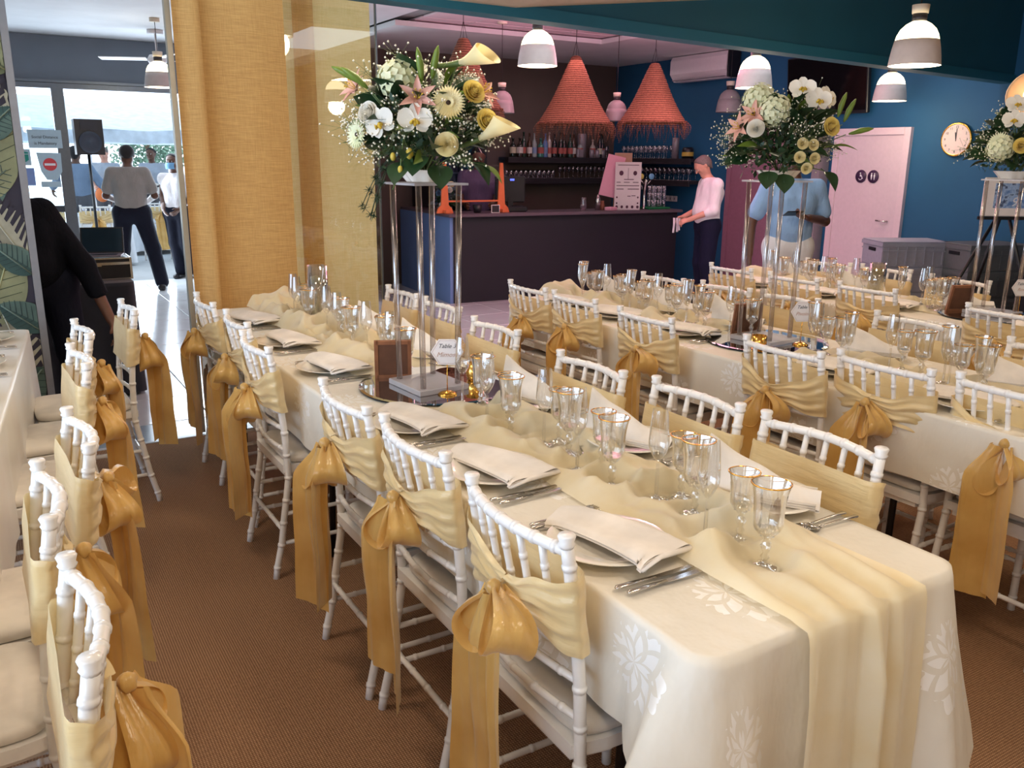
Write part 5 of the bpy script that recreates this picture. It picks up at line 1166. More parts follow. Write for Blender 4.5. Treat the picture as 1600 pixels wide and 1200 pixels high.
tag(MB().lathe([(.0005,0),(.045,0),(.045,.24),(.04,.26),(.0005,.262)],16).build('steel_canister',GREYM,None,(7.84,8.88,1.6225)),'tall steel canister on the upper shelf beside the dark tin','canister')
WGm=MB(); WGm.lathe([(.0005,0),(.028,0),(.026,.003),(.004,.010),(.0035,.07),(.02,.085),(.032,.12),(.026,.165),(.0245,.165),(.03,.12),(.0005,.088)],14); WG=WGm.mesh('stem_glass',BG)
N20=['first','second','third','fourth','fifth','sixth','seventh','eighth','ninth','tenth','eleventh','twelfth','thirteenth','fourteenth','fifteenth','sixteenth','seventeenth','eighteenth']
for i in range(10):
    for j in range(2): tag(link('stem_glass',WG,None,(7.80+.12*j,9.05+.095*i,1.6225)),['front-row','back-row'][j]+' wine glass, %s from the near end, upper shelf, blue wall'%N20[i],'glass','wine glasses on the upper shelf')
for i in range(5): tag(link('stem_glass',WG,None,(7.72-.0,10.20-.0,1.6225) if i==4 else (7.64-.0,10.31-.0,1.6225) if i==3 else (7.56+.085*i,10.34 if i else 10.36,1.6225)),'corner wine glass, %s of five, upper bar shelf'%N20[i],'glass','wine glasses at the shelf corner')
for i in range(16):
    for j in range(2): tag(link('stem_glass',WG,None,(7.80+.12*j,8.56+.092*i,1.3475)),['front-row','back-row'][j]+' wine glass, %s from the near end, lower shelf, blue wall'%N20[i],'glass','wine glasses on the lower shelf')
for i in range(12): tag(link('highball_glass',TB,None,(5.98+.075*i,10.2,1.3475)),'highball glass, %s from the left, lower back shelf'%N20[i],'glass','highball glasses on the lower shelf')
for i in range(11): tag(link('wine_glass',WG,None,(6.92+.075*i,10.2,1.3475)),'stemmed glass, %s from the highballs, lower back shelf'%N20[i],'glass','stemmed glasses on the lower back shelf')
# fridge with glass door behind the bar
fr=empty('drinks_fridge',(5.13,10.05,0),0,'tall drinks fridge with a glass door behind the left end of the bar','fridge')
for c_,d_,n_ in(((-.36,0,.9),(.04,.6,1.8),'side_panel'),((.36,0,.9),(.04,.6,1.8),'side_panel'),((0,0,1.79),(.76,.6,.05),'top_panel'),((0,.28,.9),(.72,.03,1.8),'back_panel'),((0,0,.06),(.72,.6,.12),'base_panel')): MB().box(c_,d_).build(n_,BLK,fr)
for z in(.45,.80,1.12,1.42): MB().box((0,0,z),(.70,.5,.012)).build('wire_shelf',GREYM,fr)
MB().box((0,-.30,.93),(.68,.01,1.62)).build('glass_door',thin_glass('fridge_glass',(.8,.85,.9),.08,.4,3),fr); MB().box((-.325,-.31,.93),(.03,.02,1.62)).build('door_frame',GREYM,fr)
for zi,z in enumerate((.456,.806,1.126,1.426)):
    for i in range(6): tag(link('fridge_bottle',TB,None,(4.88+.095*i,9.95,z),(0,0,0),(1,1,1.5)),'drink bottle, %s from left, %s fridge shelf'%(['first','second','third','fourth','fifth','sixth'][i],['bottom','second','third','top'][zi]),'bottle','bottles in the fridge')
# sockets, camera, aircon, tv, doors, clock
SW=M_('socket_plastic',(232,214,222),.4,.02)
for i in range(3):
    e=empty('wall_socket',(7.985,9.16-.082*i,1.10),0,['far','middle','near'][i]+' square socket plate of the three on the blue wall behind the bar','socket'); MB().bbox((0,0,0),(.02,.072,.075),.004).build('plate',SW,e); MB().box((-.0115,0,0),(.003,.02,.03)).build('switch',GREYM,e)
e=empty('security_camera',(7.99,9.55,2.45),0,'small round sensor on the blue wall above the bar shelf','sensor'); MB().lathe([(.0005,0),(.05,0),(.05,.02),(.03,.04),(.0005,.045)],16,M=Matrix.Rotation(-PI/2,3,'Y')).build('housing',BLK,e); MB().lathe([(.034,.03),(.034,.042),(.024,.046)],16,M=Matrix.Rotation(-PI/2,3,'Y')).build('ring',SW,e)
ac=empty('air_conditioner',(7.885,8.50,2.72),0,'white wall air conditioner tinted pink high on the blue wall','air conditioner')
m=MB(); Mx2=Matrix.Rotation(PI/2,4,'X'); pr=[(.10,-.15),(.10,.15),(-.07,.15),(-.10,.10),(-.10,-.06),(-.03,-.15)]; m.prism(pr,-.50,.50,0,Mx2); m.build('housing',M_('ac_plastic',(236,226,230),.35,.02),ac); MB().box((-.06,0,-.135),(.09,.9,.01)).build('louvre',GREYM,ac); MB().box((.0,-.52,0),(.18,.03,.30)).build('side_grille',BLK,ac)
tv=empty('wall_television',(7.93,6.62,2.40),0,'large black television mounted on the blue wall','television'); tv.rotation_euler=(0,-.10,-.06)
MB().bbox((0,0,0),(.05,1.12,.62),.008).build('casing',BLK,tv); MB().box((-.026,0,.01),(.003,1.08,.57)).build('screen',M_('tv_screen',(12,12,16),.08,.02),tv)
MB().bbox((0.045,0,0),(.05,.3,.3),.005).build('wall_bracket',SHELF,tv)
DOORM=M_('door_paint',(216,196,204),.45,.03); DOORF=M_('door_frame_paint',(222,200,208),.4,.03); DOORP=M_('plum_door_paint',(150,104,124),.5,.05)
d2=struct(empty('door_2',(7.99,6.02,0)))
MB().box((-.01,-.42,.97),(.05,.07,1.94)).build('frame_side',DOORF,d2); MB().box((-.01,.42,.97),(.05,.07,1.94)).build('frame_side',DOORF,d2); MB().box((-.012,0,1.906),(.056,.77,.07)).build('frame_top',DOORF,d2); MB().box((-.005,0,.95),(.03,.77,1.90)).build('door_leaf',DOORM,d2)
hn=MB(); hn.tube([(-.03,-.30,1.01),(-.065,-.30,1.01),(-.065,-.19,1.015)],.009,8); hn.build('handle',STEEL,d2)
VIO=M_('violet_sign',(62,34,72),.5,.05)
Mz=Matrix.Rotation(-PI/2,4,'Y')
for yy,k in((.075,0),(-.075,1)):
    e=empty('restroom_sign',(7.965,6.02+yy,1.455),0,['round violet sign with a white wheelchair symbol on the pink door','round violet sign with two white figure symbols on the pink door'][k],'sign')
    MB().lathe([(.0005,0),(.066,0),(.066,.004),(.0005,.004)],28,M=Matrix.Rotation(-PI/2,3,'Y')).build('disc',VIO,e)
    m=MB()
    if k==0:
        m.sphere((-.006,.005,.032),.0075,8,6); m.tube([(-.006,.004,.022),(-.006,.004,.0),(-.006,-.014,.0),(-.006,-.020,-.022),(-.006,-.028,-.020)],.0045,6); m.tube([(-.006,.004,.012),(-.006,-.010,.012)],.0035,6)
        m.tube([(-.006,.010+.0,.004)]+[(-.006,.002+.021*math.cos(a),-.014+.021*math.sin(a)) for a in [1.9+.4*j for j in range(11)]],.003,6)
    else:
        for s in(-.017,.017): m.sphere((-.006,s,.030),.0065,8,6); m.tube([(-.006,s,.022),(-.006,s,.008),(-.006,s,-.008),(-.006,s,-.034)],[.006,.0095,.007,.004],8)
    m.build('symbol',WHT,e)
d3=struct(empty('door_3',(7.99,7.55,0)))
MB().box((-.01,-.46,1.0),(.05,.07,2.0)).build('frame_side',DOORP,d3); MB().box((-.01,.46,1.0),(.05,.07,2.0)).build('frame_side',DOORP,d3); MB().box((-.012,0,1.965),(.056,.85,.07)).build('frame_top',DOORP,d3); MB().box((-.005,0,.98),(.03,.85,1.96)).build('door_leaf',DOORP,d3)
slab('trim_5',(7.93,6.60,1.1),(.16,.10,2.2),GREYM)
ck=empty('wall_clock',(7.985,5.09,1.815),0,'round white wall clock with a brass rim','clock')
Q=Matrix.Rotation(-PI/2,3,'Y'); MB().lathe([(.0005,0),(.150,0),(.158,.012),(.150,.024),(.140,.020)],36,M=Q).build('rim',BRASS,ck); MB().disc((-.017,0,0),.142,36,M=Q).build('face',M_('clock_face',(240,216,206),.6,.02),ck)
m=MB(); m.tube([(-.02,0,-.015),(-.02,0,.10)],.003,5); m.tube([(-.02,0,0),(-.02,.012,.065)],.004,5); m.build('hands',INK,ck)
for k in range(12):
    a=k*PI/6; s=str(12 if k==0 else k); c=text(s,.032,INK,ck,(-.0185,-.112*math.sin(a),.112*math.cos(a)),(PI/2,0,-PI/2),'numeral',.0003,0)
# crates, easel
CRG=M_('grey_crate',(150,152,166),.5,.05); CRD=M_('dark_grey_crate',(96,100,104),.5,.05)
def crate(x,y,z,rz,lab,mat):
    e=empty('storage_crate',(x,y,z),rz,lab,'crate','grey crates by the blue wall'); W,D,Hh=.60,.40,.215
    for c_,d_ in(((0,-D/2,Hh/2),(W,.012,Hh)),((0,D/2,Hh/2),(W,.012,Hh)),((-W/2,0,Hh/2),(.012,D,Hh)),((W/2,0,Hh/2),(.012,D,Hh))): MB().box(c_,d_).build('side_wall',mat,e)
    MB().box((0,0,.008),(W,D,.016)).build('base',mat,e); m=MB()
    for s in(-1,1): m.box((0,s*(D/2+.008),Hh-.02),(W+.03,.016,.035)); m.box((s*(W/2+.008),0,Hh-.02),(.016,D+.03,.035)); m.box((0,s*(D/2+.008),Hh-.075),(W+.02,.012,.012))
    m.build('rim',mat,e); m=MB()
    for k in range(7): m.box((-.25+.083*k,-D/2-.009,Hh/2),(.010,.012,Hh*.85)); m.box((-.25+.083*k,D/2+.009,Hh/2),(.010,.012,Hh*.85))
    q=m.build('ribs',mat,e); q['kind']='stuff'; MB().box((-W/2-.0075,0,Hh*.66),(.006,.14,.03)).build('hand_hole',BLK,e); MB().bbox((0,0,Hh+.004),(W+.02,D+.02,.010),.003).build('lid',mat,e); return e
for k in range(4): crate(7.24,4.98,.005+.228*k,-.5,['bottom','second','third','top'][k]+' crate of the near grey stack before the pink door',CRG)
for k in range(4): crate(7.62,4.45,.005+.228*k,-.35,['bottom','second','third','top'][k]+' crate of the stack against the blue wall behind the easel',CRD)
ea=empty('easel',(6.95,3.95,0),-.6,'black easel stand beside the farthest flower stand','easel')
T_=M_('easel_black',(22,22,26),.4,.05)
for P in([(-.02,0,1.25),(-.62,-.05,0.01)],[(.02,0,1.25),(.45,-.05,.01)],[(0,.02,1.25),(.0,.55,.01)]): MB().tube(P,.014,8).build('leg',T_,ea)
MB().box((0,-.03,1.18),(.42,.03,.025)).build('ledge',T_,ea)
bd=empty('welcome_screen',(6.93,3.90,1.195),-.6,'white framed tablet-like board with a blue picture standing on the easel','picture board'); MB().bbox((-.02,0,.15),(.40,.02,.30),.008).build('frame',CARD,bd)
SB=NT('blue_print'); n_=SB.noise(SB.coord(),14,3,.6); SB.set(color=SB.ramp(n_,[(.4,lin((96,132,190))),(.55,lin((170,196,230))),(.62,lin((70,84,120)))]),rough=.3)
MB().box((0,-.011,.16),(.27,.003,.19)).build('picture',SB.mat,bd); text('9',.10,WHT,bd,(.02,-.0135,.11),(PI/2,0,0),shear=.3)
gl=empty('floral_box',(7.25,3.62,.62),-.5,'clear box of small white flowers behind the far flower stand','flower box'); MB().box((0,0,.16),(.34,.30,.005)).build('shelf_plate',FROST,gl)
for c_,d_ in(((0,-.15,.16),(.34,.005,.32)),((0,.15,.16),(.34,.005,.32)),((-.17,0,.16),(.005,.30,.32)),((.17,0,.16),(.005,.30,.32))): MB().box(c_,d_).build('clear_side',ACR,gl)
m=MB(); rg=random.Random(9)
for i in range(260):
    c_=Vector((rg.uniform(-.15,.15),rg.uniform(-.13,.13),rg.uniform(.0,.34))); m.sphere(c_,rg.uniform(.009,.016),5,4)
o=m.build('white_blooms',BREATH,gl); o['kind']='stuff'
tag(MB().bbox((0,0,.31),(.36,.34,.62),.01).build('display_plinth',T_,None,(7.25,3.62,0),(0,0,-.5)),'black plinth carrying the box of white flowers','plinth')
# ---------------------------------------------------------------- pendants
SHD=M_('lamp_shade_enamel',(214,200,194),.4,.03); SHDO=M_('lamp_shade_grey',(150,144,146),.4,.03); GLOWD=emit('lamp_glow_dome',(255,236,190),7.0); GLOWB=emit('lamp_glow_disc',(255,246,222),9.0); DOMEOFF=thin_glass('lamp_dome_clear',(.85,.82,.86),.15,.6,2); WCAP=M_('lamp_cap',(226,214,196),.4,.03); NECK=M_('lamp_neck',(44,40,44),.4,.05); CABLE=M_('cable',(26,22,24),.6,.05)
def bell(x,y,z,zc,label,lit=True,r=.15,tilt=None,power=16):
    e=empty('pendant_lamp',(x,y,z),0,label,'pendant lamp'); s=r/.15
    if tilt: e.rotation_euler=tilt
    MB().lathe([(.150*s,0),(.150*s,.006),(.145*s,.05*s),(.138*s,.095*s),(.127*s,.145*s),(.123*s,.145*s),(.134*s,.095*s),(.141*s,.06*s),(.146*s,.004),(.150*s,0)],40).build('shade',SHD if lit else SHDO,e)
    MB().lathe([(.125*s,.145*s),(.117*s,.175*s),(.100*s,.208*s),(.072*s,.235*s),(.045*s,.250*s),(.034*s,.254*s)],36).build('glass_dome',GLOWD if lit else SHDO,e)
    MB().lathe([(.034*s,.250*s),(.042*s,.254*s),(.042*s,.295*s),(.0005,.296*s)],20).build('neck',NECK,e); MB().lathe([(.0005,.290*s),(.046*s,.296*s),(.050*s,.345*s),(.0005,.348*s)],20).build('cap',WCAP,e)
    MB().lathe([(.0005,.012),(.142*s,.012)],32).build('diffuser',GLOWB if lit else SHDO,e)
    if not tilt: MB().tube([(0,0,.345*s),(0,0,zc-z)],.0035,6).build('cable',CABLE,e); MB().lathe([(.0005,zc-z-.035),(.05,zc-z-.035),(.05,zc-z),(.0005,zc-z)],18).build('ceiling_rose',WCAP,e)
    if lit:
        l=light('lamp_light','POINT',(x,y,z-.05),power,(1.0,.80,.55),.10); 
    return e
bell(3.73,5.83,2.28,2.96,'lit bell pendant lamp nearest the first bouquet, in front of the straw shades')
bell(5.65,5.47,2.19,2.96,'lit bell pendant lamp right of the air conditioner')
bell(4.97,3.51,2.17,2.72,'large lit bell pendant lamp at the upper right, nearest of all')
bell(7.41,5.45,2.155,2.96,'lit bell pendant lamp right of the television')
bell(7.63,7.75,2.15,2.88,'unlit bell pendant lamp under the air conditioner',False)
bell(6.18,8.01,2.02,2.96,'unlit bell pendant lamp behind the rightmost straw shade',False,.13)
bell(4.76,8.11,2.06,2.96,'unlit bell pendant lamp behind the first bouquet',False,.13)
bell(1.71,9.81,2.27,2.93,'lit bell pendant lamp hanging before the patio door',True,.15,None,8)
# over the near tables, reflected in the partition glass
for k,(x,y,z) in enumerate(((3.89,-.39,2.25),(1.89,3.90,2.41),(1.2,-1.6,2.25))): bell(x,y,z,2.58 if k==0 else 2.76,['lit bell pendant lamp behind the viewer, right of centre','lit bell pendant lamp over the far half of the front centre table','lit bell pendant lamp behind the viewer, left of centre'][k],True,.15 if k!=1 else .13,None,12)
PEACH=M_('peach_shade',(232,196,160),.5,.03)
e=empty('spot_lamp',(5.74,3.20,2.02),0,'peach bowl-shaped lamp turned to the viewer at the right edge','lamp'); Qd=Vector((-.78,-.60,-.22)).to_track_quat('Z','Y').to_matrix()
MB().lathe([(.03,-.10),(.09,-.08),(.135,-.02),(.15,.03),(.145,.032),(.125,-.01),(.08,-.06),(.0005,-.07)],32,M=Qd).build('bowl_shade',PEACH,e); MB().lathe([(.0005,-.02),(.03,-.02),(.05,.01),(.03,.04),(.0005,.05)],18,M=Qd).build('bulb',emit('warm_bulb',(255,226,180),5),e); MB().tube([(.05,.04,.05),(.02,.02,.20)],.035,14).build('neck',SHD,e); MB().tube([(.02,.02,.20),(.02,.02,.84)],.006,6).build('cable',CABLE,e)
# straw shades
def straw_mat():
    t=NT('dyed_straw'); g=t.coord(); w=t.node('ShaderNodeTexWave',wave_type='BANDS',bands_direction='Z'); t.l.new(g,w.inputs[0]); w.inputs['Scale'].default_value=14; w.inputs['Distortion'].default_value=2.5; w.inputs['Detail'].default_value=3; w.inputs['Detail Scale'].default_value=6
    n=t.noise(t.coord('Object',(1,1,3)),70,3,.7); f=t.math('ADD',t.math('MULTIPLY',w.outputs[1],.5),t.math('MULTIPLY',n,.5))
    t.set(color=t.ramp(f,[(.2,lin((88,54,36))),(.55,lin((136,84,58))),(.85,lin((168,118,88)))]),rough=.85); t.bump(f,.8,.012); return t.mat
STRAW=straw_mat()
def straw(x,y,z,r,hh,zc,label,seed):
    e=empty('straw_pendant',(x,y,z),0,label,'pendant lamp'); rg=random.Random(seed)
    m=MB(); pr=[]
    for i in range(25): t=i/24; rr=r*(1-t)**1.0*(1-.10*math.sin(PI*t))+.045*t; pr.append((rr+.004*(i%2),hh*t))
    pr=pr+[(.0005,hh+.012)]; pr=[(r*1.04,-.03)]+pr
    m.lathe(pr,44); m.lathe([(max(.001,a-.012),b-.006) for a,b in pr[:-1]],36); m.build('woven_cone',STRAW,e)
    f=MB()
    for k in range(230):
        a=2*PI*k/230+rg.uniform(-.02,.02); L=rg.uniform(.06,.24)*(1.0 if rg.random()<.6 else .6); w1=rg.gauss(0,.025); w2=rg.gauss(0,.03); r0=r*rg.uniform(1.0,1.07)
        P=[]
        for j in range(5): t=j/4; P.append(((r0+.02*t+w1*math.sin(t*3))*math.cos(a+w2*t*3),(r0+.02*t+w1*math.sin(t*3))*math.sin(a+w2*t*3),-.01-L*t))
        f.tube(P,[.0022,.002,.0018,.0016,.001],3)
    o=f.build('straw_fringe',STRAW,e); o['kind']='stuff'
    for k in range(3): a=2*PI*k/3; MB().tube([(.04*math.cos(a),.04*math.sin(a),hh),(0,0,hh+.16)],.0025,4).build('hanging_cord',CABLE,e)
    MB().tube([(0,0,hh+.15),(0,0,zc-z)],.004,6).build('cable',CABLE,e); MB().sphere((0,0,.30),.05,12,8).build('bulb',SHD,e)
straw(5.62,8.02,2.00,.385,.66,2.99,'tall orange straw cone shade with a ragged fringe, middle of three',3)
straw(6.36,7.60,2.02,.345,.58,2.99,'orange straw cone shade with a fringe, rightmost of three',5)
straw(4.12,7.75,2.08,.36,.62,2.99,'orange straw cone shade partly behind the first bouquet',8)
# blue flower arrangement on the bar
bouquet(B(.16,.62),'blue and white flower arrangement on the end of the bar counter',[('rose_b',-.06,.20,.08,(-.3,1,.3)),('rose_b',.03,.12,.10,(.1,1,.1)),('rose_w',.06,.24,.08,(.3,1,.3)),('rose_w',-.02,.07,.12,(0,1,0)),('rose_c',.08,.30,.04,(.3,.8,.6)),('rose_b',-.10,.10,.06,(-.7,.7,.1)),('gerb_w',-.05,.32,.05,(-.3,.7,.7))],77,.16,.34,0,40,False,1.0,False)
# ceiling fan by the patio door
FANW=M_('fan_white',(226,222,224),.4,.03)
e=empty('ceiling_fan',(1.86,10.7,2.62),.2,'white ceiling fan beside the curtain before the patio','ceiling fan'); MB().tube([(0,0,.02),(0,0,.31)],.012,8).build('rod',FANW,e); MB().lathe([(.0005,.27),(.085,.27),(.085,.31),(.0005,.312)],20).build('canopy_cap',FANW,e); MB().lathe([(.0005,-.06),(.08,-.05),(.11,0),(.08,.05),(.0005,.06)],24).build('motor',FANW,e)
for k in range(3): Qz=Matrix.Rotation(2*PI*k/3+.4,3,'Z'); MB().box(Qz@Vector((.36,0,.01)),(.50,.12,.008),0,0,Qz@Matrix.Rotation(.15,3,'X')).build('blade',FANW,e)
# ---------------------------------------------------------------- tables
MT=(1.325,.94,4.92,.73)   # front centre table (card 3)
table(1.325,.94,4.92,.73,0,'long trestle table under the front centre tablecloth','white damask tablecloth on the front centre table',1,DAMASK,.52,.10)
table(3.06,-.3,4.50,.74,0,'long trestle table under the second tablecloth','white damask tablecloth on the second table with the Table 2 card',2,DAMASK,.52,.25)
table(4.68,.2,4.50,.70,0,'long trestle table under the farthest tablecloth','white damask tablecloth on the farthest table, with the Table 1 card',3,DAMASK,.52,.25)
# left table, slightly turned
LT=-.092
lx=lambda y:.03+.0915*(y-3.83)
table(lx(0.2)-.37,.2,4.84,.74,LT,'long trestle table under the left edge tablecloth','white satin tablecloth with soft gathers on the left edge table',4,WCLOTH,.40,.42)
# ---------------------------------------------------------------- chairs
for i,(y,si) in enumerate(((1.40,0),(1.93,1),(2.39,2),(3.30,3),(3.83,4),(4.42,1))): make_chair(.865+(.0,.015,.0,-.02,.04,.03)[i],y,0,'white bamboo chair, gold sash, %s on the aisle side of the front centre table'%ORD[i],si,'chairs around the tables')
for i,(y,si) in enumerate(((1.43,2),(1.89,3),(2.37,4),(3.14,0),(3.75,1),(4.22,2))): make_chair(1.80+(.01,0,-.05,.01,.06,.06)[i],y,PI,'white bamboo chair, gold sash, %s on the far side of the front centre table'%ORD[i],si,'chairs around the tables')
for i,(y,x,si) in enumerate(((1.44,2.755,3),(1.88,2.70,2),(2.25,2.59,4),(3.05,2.57,0),(3.64,2.585,1),(4.09,2.58,3))): make_chair(x,y,0,'white bamboo chair, gold sash, %s on the near side of the second table'%ORD[i],si,'chairs around the tables')
for i,(y,x,si) in enumerate(((1.70,3.50,0),(2.37,3.56,1),(3.12,3.60,2),(3.55,3.56,3),(4.02,3.50,4))): make_chair(x,y,PI,'white bamboo chair, gold sash, %s on the far side of the second table'%ORD[i],si,'chairs around the tables')
for i,(y,x,si) in enumerate(((2.30,4.19,1),(3.15,4.28,2),(3.66,4.25,3),(4.20,4.26,4))): make_chair(x,y,0,'white bamboo chair, gold sash, %s on the near side of the farthest table'%ORD[i],si,'chairs around the tables')
for i,(y,x,si) in enumerate(((3.10,5.08,0),(3.67,5.15,4),(4.10,5.10,1))): make_chair(x,y,PI,'white bamboo chair, gold sash, %s on the far side of the farthest table'%ORD[i],si,'chairs around the tables')
for i,(y,x,si,rz) in enumerate(((1.40,.045,3,PI),(1.97,.03,2,PI),(2.41,.135,0,PI+.05),(3.34,.22,4,PI+.05),(3.88,.28,1,PI+.05),(4.36,.52,2,PI+.02))): make_chair(x,y,rz,'white bamboo chair, gold sash, %s in the row at the left edge table'%ORD[i],si,'chairs around the tables')
# ---------------------------------------------------------------- place settings
W3='on the front centre table'
for i,y in enumerate((1.38,1.90,2.39,3.24,3.80,4.40)):
    setting(1.085+(.0,.01,.0,.03,.02,.02)[i],y,-1,'at the %s aisle-side place, front centre table'%ORD[i],10+i,True)
for i,y in enumerate((1.40,1.91,2.42,3.28,3.80,4.30)):
    setting(1.575+(.01,0,0,.0,0,0)[i],y,1,'at the %s far-side place, front centre table'%ORD[i],30+i,True)
NMAIN=len(GLX)
for i,y in enumerate((1.66,2.22,3.12,3.66,4.12)):
    setting(2.87,y,-1,'at the %s near-side place, second table'%ORD[i],50+i,True,full=False)
    if i!=3: glass('gold_flute',3.02,y+.06,'at the %s near-side place, second table'%ORD[i])
for i,y in enumerate((1.70,2.34,3.15,3.62,4.08)):
    setting(3.27,y,1,'at the %s far-side place, second table'%ORD[i],70+i,False,full=False)
    glass('gold_flute',3.10,y+.20,'at the %s far-side place, second table'%ORD[i])
for i,y in enumerate((2.25,3.15,3.66,4.15)):
    setting(4.50,y,-1,'at the %s near-side place, farthest table'%ORD[i],90+i,False,full=False); glass('gold_flute',4.66,y+.05,'at the %s near-side place, farthest table'%ORD[i])
for i,y in enumerate((2.9,3.62,4.08)):
    setting(4.86,y,1,'at the %s far-side place, farthest table'%ORD[i],110+i,False,full=False)
for i,y in enumerate((2.1,2.75,3.4,3.95,4.5)):
    x=lx(y)-.17
    p=link('dinner_plate',PLATE,None,(x,y,.775)); tag(p,'white china dinner plate, %s on the left edge table'%ORD[i],'plate','dinner plates on the long tables')
    n=link('folded_napkin',NAP[i%2],None,(x,y,.783),(0,0,.4+PI)); tag(n,'white linen napkin on the plate %s on the left edge table'%ORD[i],'napkin','folded napkins on the plates')
    for k,q in enumerate((.16,.185)): cutlery('knife',x+.03,y+q,PI/2+.05,('inner' if k==0 else 'outer')+' steel dinner knife, %s place on the left edge table'%ORD[i])
    for k,q in enumerate((.17,.195)): cutlery('fork',x+.03,y-q,PI/2-.05,('inner' if k==0 else 'outer')+' steel table fork, %s place on the left edge table'%ORD[i])
# ---------------------------------------------------------------- runners (flattened where something stands)
fz=[(a,b,.038) for a,b in GLX]
runner(1.355,.94,4.90,.771,.175,'sheer cream table runner gathered along the front centre table, its end hanging down',3,True,.010,.034,0,[(1.37-.0,2.80,.31),(1.42,4.27,.07)]+[g for g in fz if g[0]<2])
runner(3.06,1.0,4.48,.771,.17,'sheer cream table runner gathered along the Table 2 card table',5,False,.016,.030,0,[(3.07,2.80,.30)]+[g for g in fz if 2<g[0]<4])
runner(4.68,1.5,4.48,.771,.16,'sheer cream table runner gathered along the farthest table',8,False,.02,.03,0,[(4.72,2.68,.30)]+[g for g in fz if g[0]>4])
# ---------------------------------------------------------------- centrepieces
mirror_disc(1.38,2.82,'on the front centre table'); stand(1.335,2.80,'on the front centre table',.7825)
hexcard(1.345,2.665,'3','Mimosa','on the front centre table'); pframe(1.275,2.985,2.75,'on the front centre table'); votive(1.53,2.80,'beside the stand on the front centre table')
mirror_disc(3.10,2.80,'on the Table 2 card table',.28); stand(3.085,2.80,'on the Table 2 card table',.7825)
hexcard(3.15,2.64,'2','Pivoine','on the Table 2 card table'); pframe(3.13,2.97,2.75,'on the Table 2 card table'); votive(2.90,2.66,'at the mirror edge on the Table 2 card table')
mirror_disc(4.75,2.70,'on the farthest table',.26); stand(4.78,2.70,'on the farthest table',.7825); hexcard(4.86,2.60,'1','Rose','on the farthest table'); pframe(4.70,2.86,2.75,'on the farthest table')
# cylinder vase with floating blooms at the far end
def vase(x,y,where,h=.29):
    e=empty('cylinder_vase',(x,y,.777),0,'clear cylinder vase with floating pale blooms '+where,'vase')
    MB().lathe([(.0005,0),(.052,0),(.052,h),(.049,h),(.049,.012),(.0005,.012)],32).build('glass_wall',CRYST,e); MB().lathe([(.0005,.014),(.048,.014),(.048,h*.72),(.0005,h*.72)],28).build('water',thin_glass('water',(.86,.88,.86),.12,.6,2),e)
    for k in range(4): link('bloom',FL['rose_s'],e,(.022*math.cos(k*1.7),.022*math.sin(k*1.7),h*.74),(0.2*k,0,k))
vase(1.42,4.27,'at the far end of the front centre table'); vase(4.70,3.40,'in the middle of the farthest table',.22)
# ---------------------------------------------------------------- bouquets
def Bq(*L): return L
bouquet((1.335,2.80,1.518),'large white and yellow flower arrangement on the first acrylic stand',[
 ('calla',.13,.385,.09,(.85,.5,.12)),('gerb_y',.095,.255,.17,(.1,1,.15)),('rose_c',.09,.125,.19,(.05,1,.0)),('orchid',-.01,.20,.20,(.05,1,.1,0)),('orchid',-.125,.19,.17,(-.45,.9,.0,.5)),
 ('gerb_w',-.215,.155,.10,(-.75,.75,.05)),('rose_w',-.165,.22,.13,(-.5,.85,.2)),('hydra',-.075,.33,.08,(-.1,.8,.6)),('rose_w',-.02,.36,.04,(0,.7,.7)),('bud',-.17,.30,.12,(-.7,.2,.55)),('bud',-.20,.32,.08,(-.9,.1,.5)),
 ('lily',-.005,.265,.16,(.1,.9,.35)),('lily',-.22,.30,.02,(-.7,.5,.5)),('rose_y',.215,.20,.12,(.5,.8,.3)),('calla',.195,.145,.13,(.95,.35,.42)),('rose_y',.17,.29,.10,(.5,.8,.4)),('bud',.04,.33,.13,(.2,.2,.9)),('bud',.01,.32,.15,(-.1,.2,.9)),
 ('lily',.19,.29,.02,(.7,.5,.5)),('leafb',.0,.09,.17,(-.2,.9,-.5)),('leafb',.06,.06,.16,(.2,.9,-.7)),('leafb',-.05,.07,.17,(-.4,.9,-.7)),('leaf',.17,.07,.14,(.6,.7,-.4)),('leafl',.20,.06,.14,(.8,.6,-.3))],1,.235,.40,115,74)
